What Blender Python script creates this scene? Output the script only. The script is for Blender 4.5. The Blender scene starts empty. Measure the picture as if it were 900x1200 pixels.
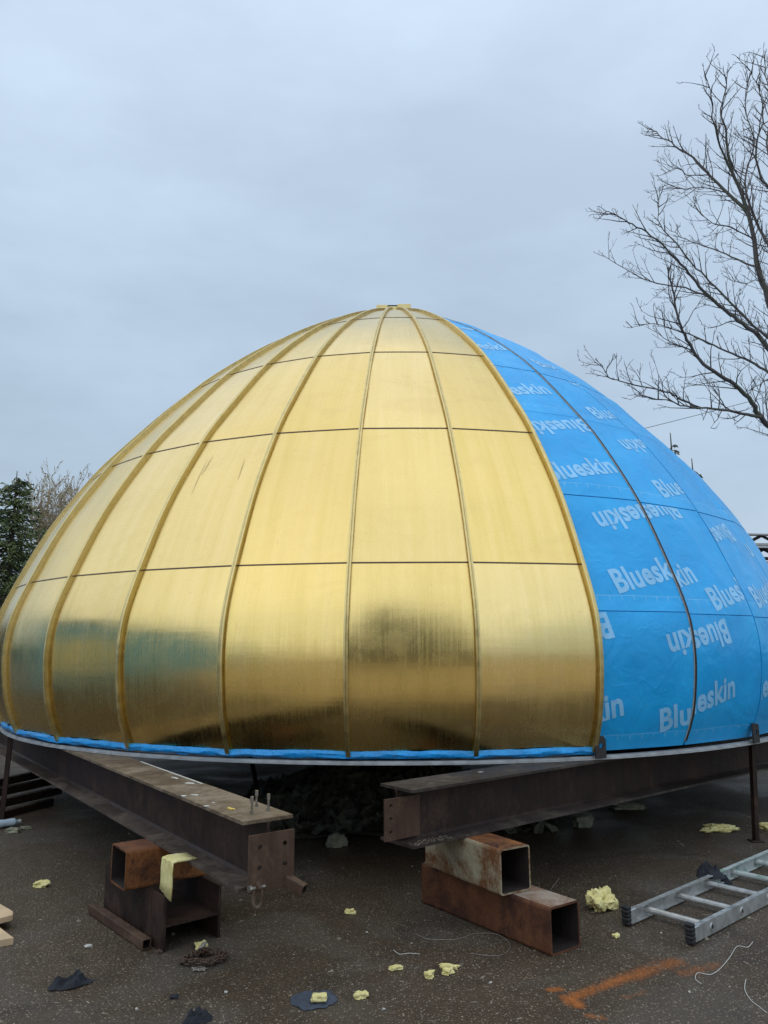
import bpy, bmesh, math, random
from mathutils import Vector, Matrix, noise
random.seed(11)
C = bpy.context.scene.collection
sc = bpy.context.scene
R = math.radians
# ------------------------------------------------------------ camera
FPX = 903.0; PITCH = R(9.83); ROLL = R(.27); H = 1.6
cam = bpy.data.cameras.new('camera'); co = bpy.data.objects.new('camera', cam); C.objects.link(co)
cam.sensor_fit = 'VERTICAL'; cam.sensor_height = 36.0; cam.lens = FPX/1200*36.0
cam.clip_start = .05; cam.clip_end = 2000
co.matrix_world = Matrix.Translation((0, 0, H)) @ Matrix.Rotation(math.pi/2+PITCH, 4, 'X') @ Matrix.Rotation(-ROLL, 4, 'Z')
sc.camera = co
# ------------------------------------------------------------ world: overcast daylight
SUN_EL, SUN_AZ = R(50), R(222)      # sun behind thick cloud, behind and left of the camera
w = bpy.data.worlds.new('World'); sc.world = w; w.use_nodes = True
nt = w.node_tree; nt.nodes.clear()
def N(t, ty, **kw):
    n = t.nodes.new(ty)
    for k, v in kw.items():
        if k.startswith('i_'):
            n.inputs[k[2:].replace('_', ' ')].default_value = v
        else: setattr(n, k, v)
    return n
out = N(nt, 'ShaderNodeOutputWorld'); mixs = N(nt, 'ShaderNodeMixShader'); mixs.inputs[0].default_value = .88
sky = N(nt, 'ShaderNodeTexSky', sky_type='NISHITA', sun_disc=False, sun_elevation=SUN_EL, sun_rotation=SUN_AZ)
b1 = N(nt, 'ShaderNodeBackground', i_Strength=.10); b2 = N(nt, 'ShaderNodeBackground', i_Strength=1.0)
nt.links.new(sky.outputs[0], b1.inputs[0])
tc = N(nt, 'ShaderNodeTexCoord'); sep = N(nt, 'ShaderNodeSeparateXYZ')
nt.links.new(tc.outputs['Generated'], sep.inputs[0])
ramp = N(nt, 'ShaderNodeValToRGB'); e = ramp.color_ramp.elements
e[0].position = 0; e[0].color = (.42, .50, .60, 1)
e[1].position = 1; e[1].color = (.62, .72, .84, 1)
for p, c in ((.22, (.42, .525, .635)), (.42, (.475, .59, .725)), (.66, (.56, .68, .83)), (.86, (.60, .71, .84))):
    x = e.new(p); x.color = (*c, 1)
n1 = N(nt, 'ShaderNodeTexNoise', i_Scale=1.3, i_Detail=4.0, i_Roughness=.5, i_Distortion=.5)
mp = N(nt, 'ShaderNodeMapping'); mp.inputs['Scale'].default_value = (1, 1, 2.2); mp.inputs['Location'].default_value = (3.1, 1.2, .4)
nt.links.new(tc.outputs['Generated'], mp.inputs[0]); nt.links.new(mp.outputs[0], n1.inputs[0])
ma = N(nt, 'ShaderNodeMath', operation='MULTIPLY_ADD'); ma.inputs[1].default_value = .30; ma.inputs[2].default_value = -.15
nt.links.new(n1.outputs[0], ma.inputs[0]); ad = N(nt, 'ShaderNodeMath', operation='ADD')
nt.links.new(sep.outputs[2], ad.inputs[0]); nt.links.new(ma.outputs[0], ad.inputs[1]); nt.links.new(ad.outputs[0], ramp.inputs[0])
# thin bank of brighter, warmer cloud in patches
n2 = N(nt, 'ShaderNodeTexNoise', i_Scale=2.0, i_Detail=5.0, i_Roughness=.55)
mp2 = N(nt, 'ShaderNodeMapping'); mp2.inputs['Scale'].default_value = (1, 1, 3.0); mp2.inputs['Location'].default_value = (7.7, 2.0, 1.1)
nt.links.new(tc.outputs['Generated'], mp2.inputs[0]); nt.links.new(mp2.outputs[0], n2.inputs[0])
mr = N(nt, 'ShaderNodeMapRange'); mr.inputs[1].default_value = .35; mr.inputs[2].default_value = .7; mr.inputs[3].default_value = .90; mr.inputs[4].default_value = 1.13
nt.links.new(n2.outputs[0], mr.inputs[0])
xr = N(nt, 'ShaderNodeMapRange')   # cloud thinner towards the hidden sun, behind the camera
dt = N(nt, 'ShaderNodeVectorMath', operation='DOT_PRODUCT'); dt.inputs[1].default_value = (.20, -.66, 0)
for i_, q_ in enumerate((-.75, .05, .86, 1.10)): xr.inputs[i_+1].default_value = q_
nt.links.new(tc.outputs['Generated'], dt.inputs[0]); nt.links.new(dt.outputs['Value'], xr.inputs[0])
mm = N(nt, 'ShaderNodeMath', operation='MULTIPLY'); nt.links.new(mr.outputs[0], mm.inputs[0]); nt.links.new(xr.outputs[0], mm.inputs[1])
nt.links.new(ramp.outputs[0], b2.inputs[0]); nt.links.new(mm.outputs[0], b2.inputs[1])
nt.links.new(b1.outputs[0], mixs.inputs[1]); nt.links.new(b2.outputs[0], mixs.inputs[2]); nt.links.new(mixs.outputs[0], out.inputs[0])
sl = bpy.data.lights.new('sun', 'SUN'); so = bpy.data.objects.new('sun', sl); C.objects.link(so)
sl.energy = .80; sl.angle = R(140); sl.color = (1, .96, .9); so.location = (0, 0, 30)
sd = Vector((math.sin(SUN_AZ)*math.cos(SUN_EL), math.cos(SUN_AZ)*math.cos(SUN_EL), math.sin(SUN_EL)))
so.rotation_euler = sd.to_track_quat('Z', 'Y').to_euler()
vs = sc.view_settings; vs.view_transform = 'Standard'; vs.look = 'None'; vs.exposure = .35; vs.gamma = 1; vs.use_curve_mapping = False

# ------------------------------------------------------------ helpers
def ray(u, v):
    X, Y = u-450, -(v-600); c, s = math.cos(ROLL), math.sin(ROLL)
    X, Y = X*c+Y*s, -X*s+Y*c; c, s = math.cos(PITCH), math.sin(PITCH)
    return Vector((X/FPX, c-Y/FPX*s, s+Y/FPX*c))
def at(u, v, z=0.0):            # where the sight line through a photo point meets the level z
    d = ray(u, v); return Vector((0, 0, H))+d*((z-H)/d.z)
def atY(u, v, Y):
    d = ray(u, v); return Vector((0, 0, H))+d*(Y/d.y)
class MB:
    def __init__(s): s.v = []; s.f = []; s.uv = {}
    def add(s, vs, fs):
        o = len(s.v); s.v += [tuple(p) for p in vs]; s.f += [tuple(i+o for i in f) for f in fs]; return o
    def box(s, c, d, M=None):
        x, y, z = [k/2 for k in d]
        P = [Vector((a*x, b*y, e_*z)) for a in (-1, 1) for b in (-1, 1) for e_ in (-1, 1)]
        if M is not None: P = [M @ p for p in P]
        P = [p+Vector(c) for p in P]
        s.add(P, [(0, 1, 3, 2), (4, 6, 7, 5), (0, 4, 5, 1), (2, 3, 7, 6), (0, 2, 6, 4), (1, 5, 7, 3)])
    def bbox(s, c, d, M=None, bv=.004):   # bevelled box
        x, y, z = [k/2 for k in d]; bm = bmesh.new(); bmesh.ops.create_cube(bm, size=1)
        for q in bm.verts: q.co = Vector((q.co.x*2*x, q.co.y*2*y, q.co.z*2*z))
        bmesh.ops.bevel(bm, geom=bm.edges[:], offset=bv, segments=1, affect='EDGES')
        s.addbm(bm, Matrix.Translation(c) @ (M.to_4x4() if M is not None else Matrix.Identity(4)))
    def addbm(s, bm, M=Matrix.Identity(4)):
        bm.verts.index_update()
        s.add([M @ q.co for q in bm.verts], [tuple(q.index for q in f.verts) for f in bm.faces]); bm.free()
    def tube(s, pts, rad, n=6, cap=True):
        pts = [Vector(p) for p in pts]; m = len(pts)
        if not isinstance(rad, (list, tuple)): rad = [rad]*m
        rings = []; up = None
        for i in range(m):
            t = (pts[min(i+1, m-1)]-pts[max(i-1, 0)])
            if t.length < 1e-9: t = Vector((0, 0, 1))
            t.normalize()
            if up is None:
                up = Vector((0, 0, 1)) if abs(t.z) < .9 else Vector((1, 0, 0))
            a = t.cross(up)
            if a.length < 1e-4: a = t.orthogonal()
            a.normalize(); b = a.cross(t); up = b
            rings.append([pts[i]+(a*math.cos(q)+b*math.sin(q))*rad[i] for q in [2*math.pi*j/n for j in range(n)]])
        fs = []
        for i in range(m-1):
            for j in range(n):
                k = (j+1) % n; fs.append((i*n+j, i*n+k, (i+1)*n+k, (i+1)*n+j))
        if cap: fs.append(tuple(range(n-1, -1, -1))); fs.append(tuple((m-1)*n+j for j in range(n)))
        s.add([p for r_ in rings for p in r_], fs)
    def prism(s, poly, A, B, X, Z):   # poly in (x,z) swept from A to B along axis; X,Z basis vectors
        n = len(poly); P = [Vector(A)+X*p[0]+Z*p[1] for p in poly]+[Vector(B)+X*p[0]+Z*p[1] for p in poly]
        s.add(P, [tuple(range(n)), tuple(range(2*n-1, n-1, -1))]+[(i, i+n, (i+1) % n+n, (i+1) % n) for i in range(n)])
    def build(s, name, mat, parent=None, smooth=False, uv=None, fix=True):
        me = bpy.data.meshes.new(name); me.from_pydata(s.v, [], s.f)
        if uv:
            l = me.uv_layers.new(name='UVMap')
            for lp in me.loops: l.data[lp.index].uv = uv[lp.vertex_index]
        if fix:
            bm = bmesh.new(); bm.from_mesh(me); bmesh.ops.recalc_face_normals(bm, faces=bm.faces); bm.to_mesh(me); bm.free()
        if smooth:
            me.polygons.foreach_set('use_smooth', [True]*len(me.polygons))
            try: me.set_sharp_from_angle(angle=R(35))
            except Exception: pass
        me.materials.append(mat); me.update()
        o = bpy.data.objects.new(name, me); C.objects.link(o)
        if parent: o.parent = parent
        return o
def tag(o, label, cat, group=None):
    o['label'] = label; o['category'] = cat
    if group: o['group'] = group
    return o
def thing(name, loc, label, cat, group=None, rz=0):
    o = bpy.data.objects.new(name, None); C.objects.link(o); o.location = loc; o.rotation_euler = (0, 0, rz)
    o.empty_display_size = .2
    return tag(o, label, cat, group)
def rel(o, root):      # mesh built in world space goes under a root standing at a base point
    T = Matrix.Translation(-Vector(root.location)); o.data.transform(T); o.parent = root; return o
def rot_to(d, up=Vector((0, 0, 1))):  # matrix whose y axis is d
    y = Vector(d).normalized(); x = y.cross(up).normalized(); z = x.cross(y)
    return Matrix((x, y, z)).transposed()

# ------------------------------------------------------------ materials
def mat(name):
    m = bpy.data.materials.new(name); m.use_nodes = True; t = m.node_tree
    b = t.nodes['Principled BSDF']; return m, t, b
def coords(t, kind='Object', scale=(1, 1, 1), loc=(0, 0, 0)):
    tc = N(t, 'ShaderNodeTexCoord'); mp = N(t, 'ShaderNodeMapping'); mp.inputs['Scale'].default_value = scale; mp.inputs['Location'].default_value = loc
    t.links.new(tc.outputs[kind], mp.inputs[0]); return mp.outputs[0]
def ramp_(t, src, stops):
    r = N(t, 'ShaderNodeValToRGB'); el = r.color_ramp.elements
    el[0].position = stops[0][0]; el[0].color = (*stops[0][1], 1); el[1].position = stops[-1][0]; el[1].color = (*stops[-1][1], 1)
    for p, c in stops[1:-1]:
        q = el.new(p); q.color = (*c, 1)
    t.links.new(src, r.inputs[0]); return r.outputs[0]
def mix(t, fac, a, b, mode='MIX'):
    m = N(t, 'ShaderNodeMix', data_type='RGBA', blend_type=mode)
    for s, k in ((fac, 0), (a, 6), (b, 7)):
        if hasattr(s, 'links'): t.links.new(s, m.inputs[k])
        else: m.inputs[k].default_value = s if k == 0 else (*s, 1)
    return m.outputs[2]
def mapr(t, src, a, b, c, d):
    m = N(t, 'ShaderNodeMapRange'); t.links.new(src, m.inputs[0])
    for i, q in enumerate((a, b, c, d)): m.inputs[i+1].default_value = q
    return m.outputs[0]
def noise_(t, vec, sc_, det=4, rough=.55, dist=0):
    n = N(t, 'ShaderNodeTexNoise', i_Scale=sc_, i_Detail=float(det), i_Roughness=rough, i_Distortion=float(dist)); t.links.new(vec, n.inputs[0]); return n.outputs[0]
def bump(t, b, h, st, dist=.01):
    n = N(t, 'ShaderNodeBump', i_Strength=st, i_Distance=dist); t.links.new(h, n.inputs['Height']); t.links.new(n.outputs[0], b.inputs['Normal']); return n
def simple(name, col, rough=.6, metal=0, var=.25, sc_=12, bmp=.3, bd=.004, spec=None):
    m, t, b = mat(name); v = coords(t); n = noise_(t, v, sc_, 6, .6)
    c2 = tuple(c*(1-var) for c in col); c1 = tuple(min(1, c*(1+var)) for c in col)
    t.links.new(ramp_(t, n, [(.3, c2), (.7, c1)]), b.inputs['Base Color'])
    t.links.new(mapr(t, n, .3, .7, max(.03, rough-.1), min(1, rough+.1)), b.inputs['Roughness'])
    b.inputs['Metallic'].default_value = metal
    if spec is not None: b.inputs['Specular IOR Level'].default_value = spec
    if bmp: bump(t, b, noise_(t, v, sc_*4, 5, .6), bmp, bd)
    return m
def mp_r(t, rnd):
    m = N(t, 'ShaderNodeMath', operation='MULTIPLY'); m.inputs[1].default_value = 7.31; t.links.new(rnd, m.inputs[0])
    f = N(t, 'ShaderNodeMath', operation='FRACT'); t.links.new(m.outputs[0], f.inputs[0]); return f.outputs[0]
def gold_mat(name, rough0, rough1, streak=True):
    m, t, b = mat(name)
    uv = coords(t, 'UV'); obj = coords(t)
    rnd = N(t, 'ShaderNodeObjectInfo').outputs['Random']
    # brushed vertical streaks (u varies fast, v slowly), fingerprints and smears
    ad = N(t, 'ShaderNodeVectorMath', operation='ADD'); cm = N(t, 'ShaderNodeCombineXYZ')
    mu = N(t, 'ShaderNodeMath', operation='MULTIPLY'); mu.inputs[1].default_value = 37.0; t.links.new(rnd, mu.inputs[0]); t.links.new(mu.outputs[0], cm.inputs[2])
    t.links.new(uv, ad.inputs[0]); t.links.new(cm.outputs[0], ad.inputs[1])
    def mp(sx, sy):
        q = N(t, 'ShaderNodeMapping'); q.inputs['Scale'].default_value = (sx, sy, 1); t.links.new(ad.outputs[0], q.inputs[0]); return q.outputs[0]
    st = noise_(t, mp(60, .9), 1, 4, .6); st2 = noise_(t, mp(11, .5), 1, 4, .6)
    hs = noise_(t, mp(1.2, 14), 1, 3, .5)
    sm = noise_(t, mp(3.5, 3.5), 1, 6, .65, .6); fine = noise_(t, mp(22, 22), 1, 5, .7, .4)
    base = ramp_(t, st2, [(.30, (.73, .545, .195)), (.5, (.77, .575, .22)), (.72, (.80, .60, .25))])
    tone = N(t, 'ShaderNodeHueSaturation'); t.links.new(base, tone.inputs['Color'])
    t.links.new(mapr(t, rnd, 0, 1, .95, 1.03), tone.inputs['Value']); t.links.new(mapr(t, mp_r(t, rnd), 0, 1, .95, 1.03), tone.inputs['Saturation']); base = tone.outputs[0]
    bl_ = noise_(t, mp(1.6, 2.6), 1, 5, .6, 1.2)
    base = mix(t, mapr(t, bl_, .52, .72, 0, .28), base, (.62, .44, .17))
    stain = mapr(t, fine, .56, .70, 0, .60); smk = mapr(t, sm, .52, .68, 0, 1)
    mu2 = N(t, 'ShaderNodeMath', operation='MULTIPLY'); t.links.new(stain, mu2.inputs[0]); t.links.new(smk, mu2.inputs[1])
    t.links.new(mix(t, mu2.outputs[0], base, (.52, .36, .15)), b.inputs['Base Color'])
    rr = N(t, 'ShaderNodeMath', operation='ADD'); t.links.new(mapr(t, sm, .3, .7, rough0, rough1), rr.inputs[0])
    t.links.new(mapr(t, st, .3, .7, -.03, .05), rr.inputs[1]); t.links.new(rr.outputs[0], b.inputs['Roughness'])
    b.inputs['Metallic'].default_value = 1.0
    hsum = N(t, 'ShaderNodeMath', operation='MULTIPLY_ADD'); t.links.new(st, hsum.inputs[0]); hsum.inputs[1].default_value = .35
    h2 = N(t, 'ShaderNodeMath', operation='MULTIPLY_ADD'); t.links.new(st2, h2.inputs[0]); h2.inputs[1].default_value = .9; t.links.new(hs, h2.inputs[2])
    t.links.new(h2.outputs[0], hsum.inputs[2])
    bump(t, b, hsum.outputs[0], .20, .004)
    return m
GOLD = gold_mat('brushed_gold_sheet', .20, .31)
GOLDR = simple('gold_rib_metal', (.62, .50, .23), .42, 1, .16, 14, .3, .002)
def blue_mat():
    m, t, b = mat('blue_membrane'); uv = coords(t, 'UV'); obj = coords(t)
    n = noise_(t, obj, 2.2, 5, .55); n2 = noise_(t, obj, 9, 6, .65)
    c = ramp_(t, n, [(.3, (.004, .34, .77)), (.55, (.007, .395, .85)), (.75, (.015, .45, .90))])
    c = mix(t, mapr(t, n2, .60, .75, 0, .35), c, (.04, .30, .58))
    # printed tick line just above the lower edge of each sheet
    sp = N(t, 'ShaderNodeSeparateXYZ'); t.links.new(uv, sp.inputs[0])
    def band(src, a, w_):
        s1 = N(t, 'ShaderNodeMath', operation='SUBTRACT'); t.links.new(src, s1.inputs[0]); s1.inputs[1].default_value = a
        s2 = N(t, 'ShaderNodeMath', operation='ABSOLUTE'); t.links.new(s1.outputs[0], s2.inputs[0])
        s3 = N(t, 'ShaderNodeMath', operation='LESS_THAN'); t.links.new(s2.outputs[0], s3.inputs[0]); s3.inputs[1].default_value = w_; return s3.outputs[0]
    line = band(sp.outputs[1], .125, .0028)
    fr = N(t, 'ShaderNodeMath', operation='FRACT'); ms = N(t, 'ShaderNodeMath', operation='MULTIPLY'); ms.inputs[1].default_value = 9.0
    t.links.new(sp.outputs[0], ms.inputs[0]); t.links.new(ms.outputs[0], fr.inputs[0])
    tick = band(fr.outputs[0], .5, .035); tz = band(sp.outputs[1], .105, .02)
    tm = N(t, 'ShaderNodeMath', operation='MULTIPLY'); t.links.new(tick, tm.inputs[0]); t.links.new(tz, tm.inputs[1])
    mx = N(t, 'ShaderNodeMath', operation='MAXIMUM'); t.links.new(line, mx.inputs[0]); t.links.new(tm.outputs[0], mx.inputs[1])
    mf = N(t, 'ShaderNodeMath', operation='MULTIPLY'); t.links.new(mx.outputs[0], mf.inputs[0]); t.links.new(mapr(t, n2, .3, .6, .1, .5), mf.inputs[1])
    lp = N(t, 'ShaderNodeMath', operation='LESS_THAN'); t.links.new(sp.outputs[1], lp.inputs[0]); lp.inputs[1].default_value = .125
    lpm = N(t, 'ShaderNodeMath', operation='MULTIPLY'); t.links.new(lp.outputs[0], lpm.inputs[0]); lpm.inputs[1].default_value = .28
    c = mix(t, lpm.outputs[0], c, (.03, .44, .88))
    c = mix(t, mf.outputs[0], c, (.35, .66, .9))
    t.links.new(c, b.inputs['Base Color'])
    t.links.new(mapr(t, n2, .3, .7, .30, .46), b.inputs['Roughness'])
    h = N(t, 'ShaderNodeMath', operation='MULTIPLY_ADD'); t.links.new(noise_(t, obj, 3.2, 3, .5, 1.5), h.inputs[0]); h.inputs[1].default_value = 3.0
    q_ = N(t, 'ShaderNodeMath', operation='MULTIPLY'); q_.inputs[1].default_value = .45; t.links.new(noise_(t, obj, 11, 2, .5, .8), q_.inputs[0]); t.links.new(q_.outputs[0], h.inputs[2]); rd = N(t, 'ShaderNodeMath', operation='SUBTRACT'); t.links.new(noise_(t, obj, 1.5, 2, .5, 1.8), rd.inputs[0]); rd.inputs[1].default_value = .5
    rb_ = N(t, 'ShaderNodeMath', operation='ABSOLUTE'); t.links.new(rd.outputs[0], rb_.inputs[0])
    rg_ = N(t, 'ShaderNodeMath', operation='ADD'); t.links.new(mapr(t, rb_.outputs[0], 0, .008, .35, 0), rg_.inputs[0]); t.links.new(h.outputs[0], rg_.inputs[1])
    bump(t, b, rg_.outputs[0], .22, .02)
    return m
BLUE = blue_mat()
PRINT = simple('pale_blue_print', (.26, .58, .88), .42, 0, .12, 8, .1)
TAPE = simple('blue_flashing_tape', (.012, .33, .80), .28, 0, .25, 9, .7, .012)
DARK = simple('dark_joint_steel', (.02, .017, .016), .6, 0, .3, 20)
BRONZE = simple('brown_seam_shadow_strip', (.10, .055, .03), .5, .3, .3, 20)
BEADM = simple('grey_joint_bead', (.34, .33, .31), .5, 0, .3, 20)
RING = simple('galvanised_ring_steel', (.40, .41, .41), .5, .15, .25, 10, .4)
def steel_mat(name, a, b_, dust, dustamt, rough=.5, sc_=5):
    m, t, b = mat(name); v = coords(t); n = noise_(t, v, sc_, 6, .6, .4); n2 = noise_(t, v, sc_*.6, 7, .7, .8); n3 = noise_(t, v, sc_*9, 5, .7)
    c = ramp_(t, n, [(.3, a), (.7, b_)])
    ad = N(t, 'ShaderNodeMath', operation='MULTIPLY_ADD'); t.links.new(n3, ad.inputs[0]); ad.inputs[1].default_value = .3; t.links.new(n2, ad.inputs[2])
    f = mapr(t, ad.outputs[0], .68-dustamt*.25, .86-dustamt*.25, 0, 1)
    c = mix(t, f, c, dust); t.links.new(c, b.inputs['Base Color'])
    stv = N(t, 'ShaderNodeMapping'); stv.inputs['Scale'].default_value = (22, 22, 2.2); t.links.new(v, stv.inputs[0]); run = noise_(t, stv.outputs[0], 1, 5, .6)
    c = mix(t, mapr(t, run, .52, .70, 0, .45), c, tuple(q*.45 for q in a)); c = mix(t, mapr(t, run, .30, .44, .35, 0), c, dust)
    for l_ in list(b.inputs['Base Color'].links): t.links.remove(l_)
    t.links.new(c, b.inputs['Base Color']); b.inputs['Specular IOR Level'].default_value = .32
    t.links.new(mapr(t, n2, .3, .7, rough-.1, rough+.15), b.inputs['Roughness']); bump(t, b, n3, .35, .003); return m
BEAM = steel_mat('dark_primed_steel', (.019, .010, .0075), (.036, .019, .014), (.068, .038, .025), .22, .55)
FLANGE = steel_mat('dusty_flange_steel', (.085, .055, .034), (.13, .085, .052), (.24, .185, .125), .45, .55)
FLANGED = steel_mat('dark_flange_steel', (.034, .026, .022), (.052, .040, .034), (.12, .10, .08), .2, .42)
LOWF = steel_mat('lit_dusty_lower_flange_steel', (.055, .040, .032), (.080, .058, .045), (.17, .13, .10), .35, .5)  # dusty steel, lightened further to paint the lit upper face of the flange
PLATE = steel_mat('brown_plate_steel', (.062, .034, .023), (.092, .050, .032), (.15, .088, .055), .3, .55)
RUST = steel_mat('rusty_tube_steel', (.105, .038, .018), (.19, .075, .030), (.055, .022, .014), .3, .7, 7)
RUSTTOP = steel_mat('pale_worn_rust', (.15, .075, .045), (.25, .14, .085), (.34, .27, .21), .6, .6, 9)
CREAM = steel_mat('flaking_cream_paint_on_rust', (.42, .37, .25), (.34, .29, .19), (.16, .065, .025), .42, .55, 6)
ORUST = steel_mat('orange_channel_rust', (.17, .062, .020), (.30, .115, .035), (.04, .017, .012), .35, .7, 8)
INNER = simple('tube_inside', (.022, .014, .011), .8, 0, .3, 10)
ALU = simple('ladder_aluminium', (.50, .50, .48), .45, .6, .22, 16, .3, .002)
GREENP = steel_mat('green_paint_over_aluminium', (.06, .20, .11), (.10, .26, .15), (.46, .50, .48), .85, .5, 14)
RUBBER = simple('black_rubber', (.018, .018, .019), .6, 0, .3, 20, .4)
def foam_mat():
    m, t, b = mat('yellow_spray_foam'); v = coords(t); n = noise_(t, v, 18, 6, .65)
    t.links.new(ramp_(t, n, [(.3, (.60, .50, .17)), (.6, (.82, .73, .34)), (.8, (.86, .80, .48))]), b.inputs['Base Color'])
    b.inputs['Roughness'].default_value = .85; b.inputs['Subsurface Weight'].default_value = .1; b.inputs['Subsurface Radius'].default_value = (.02, .015, .008)
    bump(t, b, noise_(t, v, 55, 5, .7), .6, .004); return m
FOAM = foam_mat()
FOAMG = simple('dull_pale_foam', (.27, .26, .18), .85, 0, .3, 20, .5)  # darker, greyer variant of the foam colour
RAGN = simple('navy_cloth', (.050, .062, .085), .85, 0, .3, 18, .8)
RAGK = simple('black_cloth', (.016, .018, .024), .85, 0, .4, 18, .8)
CHAIN = steel_mat('rusty_chain_steel', (.055, .030, .020), (.11, .062, .040), (.17, .13, .10), .3, .6, 25)
PLY = simple('plywood', (.56, .40, .24), .7, 0, .15, 6, .2)
BOTTLE = simple('clear_plastic_bottle', (.55, .66, .75), .2, 0, .1, 10, .3)
STRING = simple('white_string', (.62, .60, .54), .8, 0, .1, 10, 0)
WIRE = simple('thin_grey_wire', (.30, .27, .24), .6, .3, .1, 10, 0)
WHITE = simple('white_spill', (.52, .50, .45), .7, 0, .15, 30, .4)
YELLOWP = simple('yellow_paint_chip', (.62, .46, .10), .7, 0, .2, 30, .3)
BOLT = simple('bolt_steel', (.28, .25, .21), .4, .8, .3, 40, .3)
def bark_mat(name, a, b_, moss=None):
    m, t, b = mat(name); v = coords(t); n = noise_(t, v, 4, 6, .6)
    c = ramp_(t, n, [(.3, a), (.7, b_)])
    if moss: c = mix(t, mapr(t, noise_(t, v, 1.1, 5, .6), .5, .62, 0, .8), c, moss)
    t.links.new(c, b.inputs['Base Color']); b.inputs['Roughness'].default_value = .85; bump(t, b, noise_(t, v, 22, 5, .7), .6, .01); return m
BARK = bark_mat('grey_bark', (.060, .052, .048), (.115, .10, .09), (.075, .085, .05))
TWIG = bark_mat('twig_bark', (.055, .043, .040), (.090, .070, .064))
def leaf_mat(name, cols, rough=.6):
    m, t, b = mat(name); g = N(t, 'ShaderNodeNewGeometry'); v = coords(t); n = noise_(t, v, 1.6, 4, .6)
    md = N(t, 'ShaderNodeMath', operation='MULTIPLY_ADD'); t.links.new(g.outputs['Random Per Island'], md.inputs[0]); md.inputs[1].default_value = .5
    t.links.new(mapr(t, n, .3, .7, 0, .5), md.inputs[2])
    t.links.new(ramp_(t, md.outputs[0], [(i/(len(cols)-1), c) for i, c in enumerate(cols)]), b.inputs['Base Color']); b.inputs['Roughness'].default_value = rough
    return m
NEEDLE = leaf_mat('conifer_needles', [(.035, .055, .022), (.075, .105, .035), (.13, .155, .045), (.20, .20, .07)])
NEEDLED = leaf_mat('dark_conifer_needles', [(.016, .026, .020), (.030, .045, .030), (.045, .060, .040)])
BUDS = leaf_mat('brown_buds', [(.26, .20, .11), (.36, .28, .16), (.40, .34, .18)])
LITTER = leaf_mat('dead_leaf_litter', [(.04, .045, .032), (.09, .085, .06), (.15, .14, .10), (.20, .21, .14)], .7)
CHIPS = leaf_mat('gravel_chips', [(.06, .045, .035), (.12, .095, .07), (.20, .165, .12), (.42, .38, .30)], .8)

def ground_mat():
    m, t, b = mat('wet_asphalt'); v = coords(t)
    big = noise_(t, v, .55, 5, .55, .4); mid = noise_(t, v, 5, 6, .6); fine = noise_(t, v, 90, 4, .7)
    c = ramp_(t, mid, [(.3, (.067, .045, .026)), (.7, (.108, .073, .043))])
    c = mix(t, mapr(t, big, .4, .62, 0, .6), c, (.105, .074, .045))
    c = mix(t, mapr(t, fine, .35, .6, 0, .6), c, (.020, .016, .013))
    gp = noise_(t, v, .9, 4, .55, 1.0); c = mix(t, mapr(t, gp, .48, .62, 0, .7), c, (.092, .078, .062)); c = mix(t, mapr(t, noise_(t, v, 1.7, 5, .6, .6), .56, .66, 0, .55), c, (.032, .026, .020))
    for s, lo, hi, col, amt in ((70, .12, .36, (.34, .28, .20), 1.), (38, .07, .20, (.40, .33, .24), 1.), (110, .14, .40, (.25, .20, .15), 1.), (24, .03, .10, (.50, .45, .35), .95)):
        vo = N(t, 'ShaderNodeTexVoronoi', i_Scale=float(s), i_Randomness=1.0); t.links.new(v, vo.inputs[0])
        d = mapr(t, vo.outputs['Distance'], lo, hi, 1, 0)
        sp = N(t, 'ShaderNodeSeparateColor'); t.links.new(vo.outputs['Color'], sp.inputs[0])
        k = mapr(t, sp.outputs[0], .55, .85, 0, amt); mu = N(t, 'ShaderNodeMath', operation='MULTIPLY'); t.links.new(d, mu.inputs[0]); t.links.new(k, mu.inputs[1])
        c = mix(t, mu.outputs[0], c, col)
    t.links.new(c, b.inputs['Base Color'])
    t.links.new(mapr(t, gp, .35, .65, .42, .85), b.inputs['Roughness']); b.inputs['Specular IOR Level'].default_value = .25
    vo = N(t, 'ShaderNodeTexVoronoi', i_Scale=80.0); t.links.new(v, vo.inputs[0])
    h = N(t, 'ShaderNodeMath', operation='MULTIPLY_ADD'); t.links.new(fine, h.inputs[0]); h.inputs[1].default_value = .6; t.links.new(vo.outputs['Distance'], h.inputs[2])
    bump(t, b, h.outputs[0], .7, .006); return m
GROUND = ground_mat()

# ------------------------------------------------------------ ground
g = MB(); n_ = 60
xs = [math.copysign(abs(i/n_)**3*600, i) for i in range(-n_, n_+1)]
for i, x in enumerate(xs):
    for y in xs: g.v.append((x, y+4, 0))
L = 2*n_+1
for i in range(L-1):
    for j in range(L-1): g.f.append((i*L+j, (i+1)*L+j, (i+1)*L+j+1, i*L+j+1))
go = g.build('ground', GROUND); go['kind'] = 'structure'

def gravel_mat():
    m, t, b = mat('pale_gravel'); v = coords(t)
    t.links.new(ramp_(t, noise_(t, v, 6, 8, .75), [(.3, (.34, .26, .17)), (.7, (.56, .44, .30))]), b.inputs['Base Color']); b.inputs['Roughness'].default_value = .9; bump(t, b, noise_(t, v, 40, 5, .7), .6, .01); return m
gy = MB(); n_ = 40
edge = [(-30+60*i/n_, 2.2+.5*noise.noise(Vector((i*.35, 0, 0)))) for i in range(n_+1)]
for (x, y) in edge: gy.v += [(x, y, .004), (x*1.6, -52, .004)]
for i in range(n_): gy.f.append((2*i, 2*i+1, 2*i+3, 2*i+2))
o = gy.build('gravel_yard', gravel_mat()); o['kind'] = 'structure'
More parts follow.
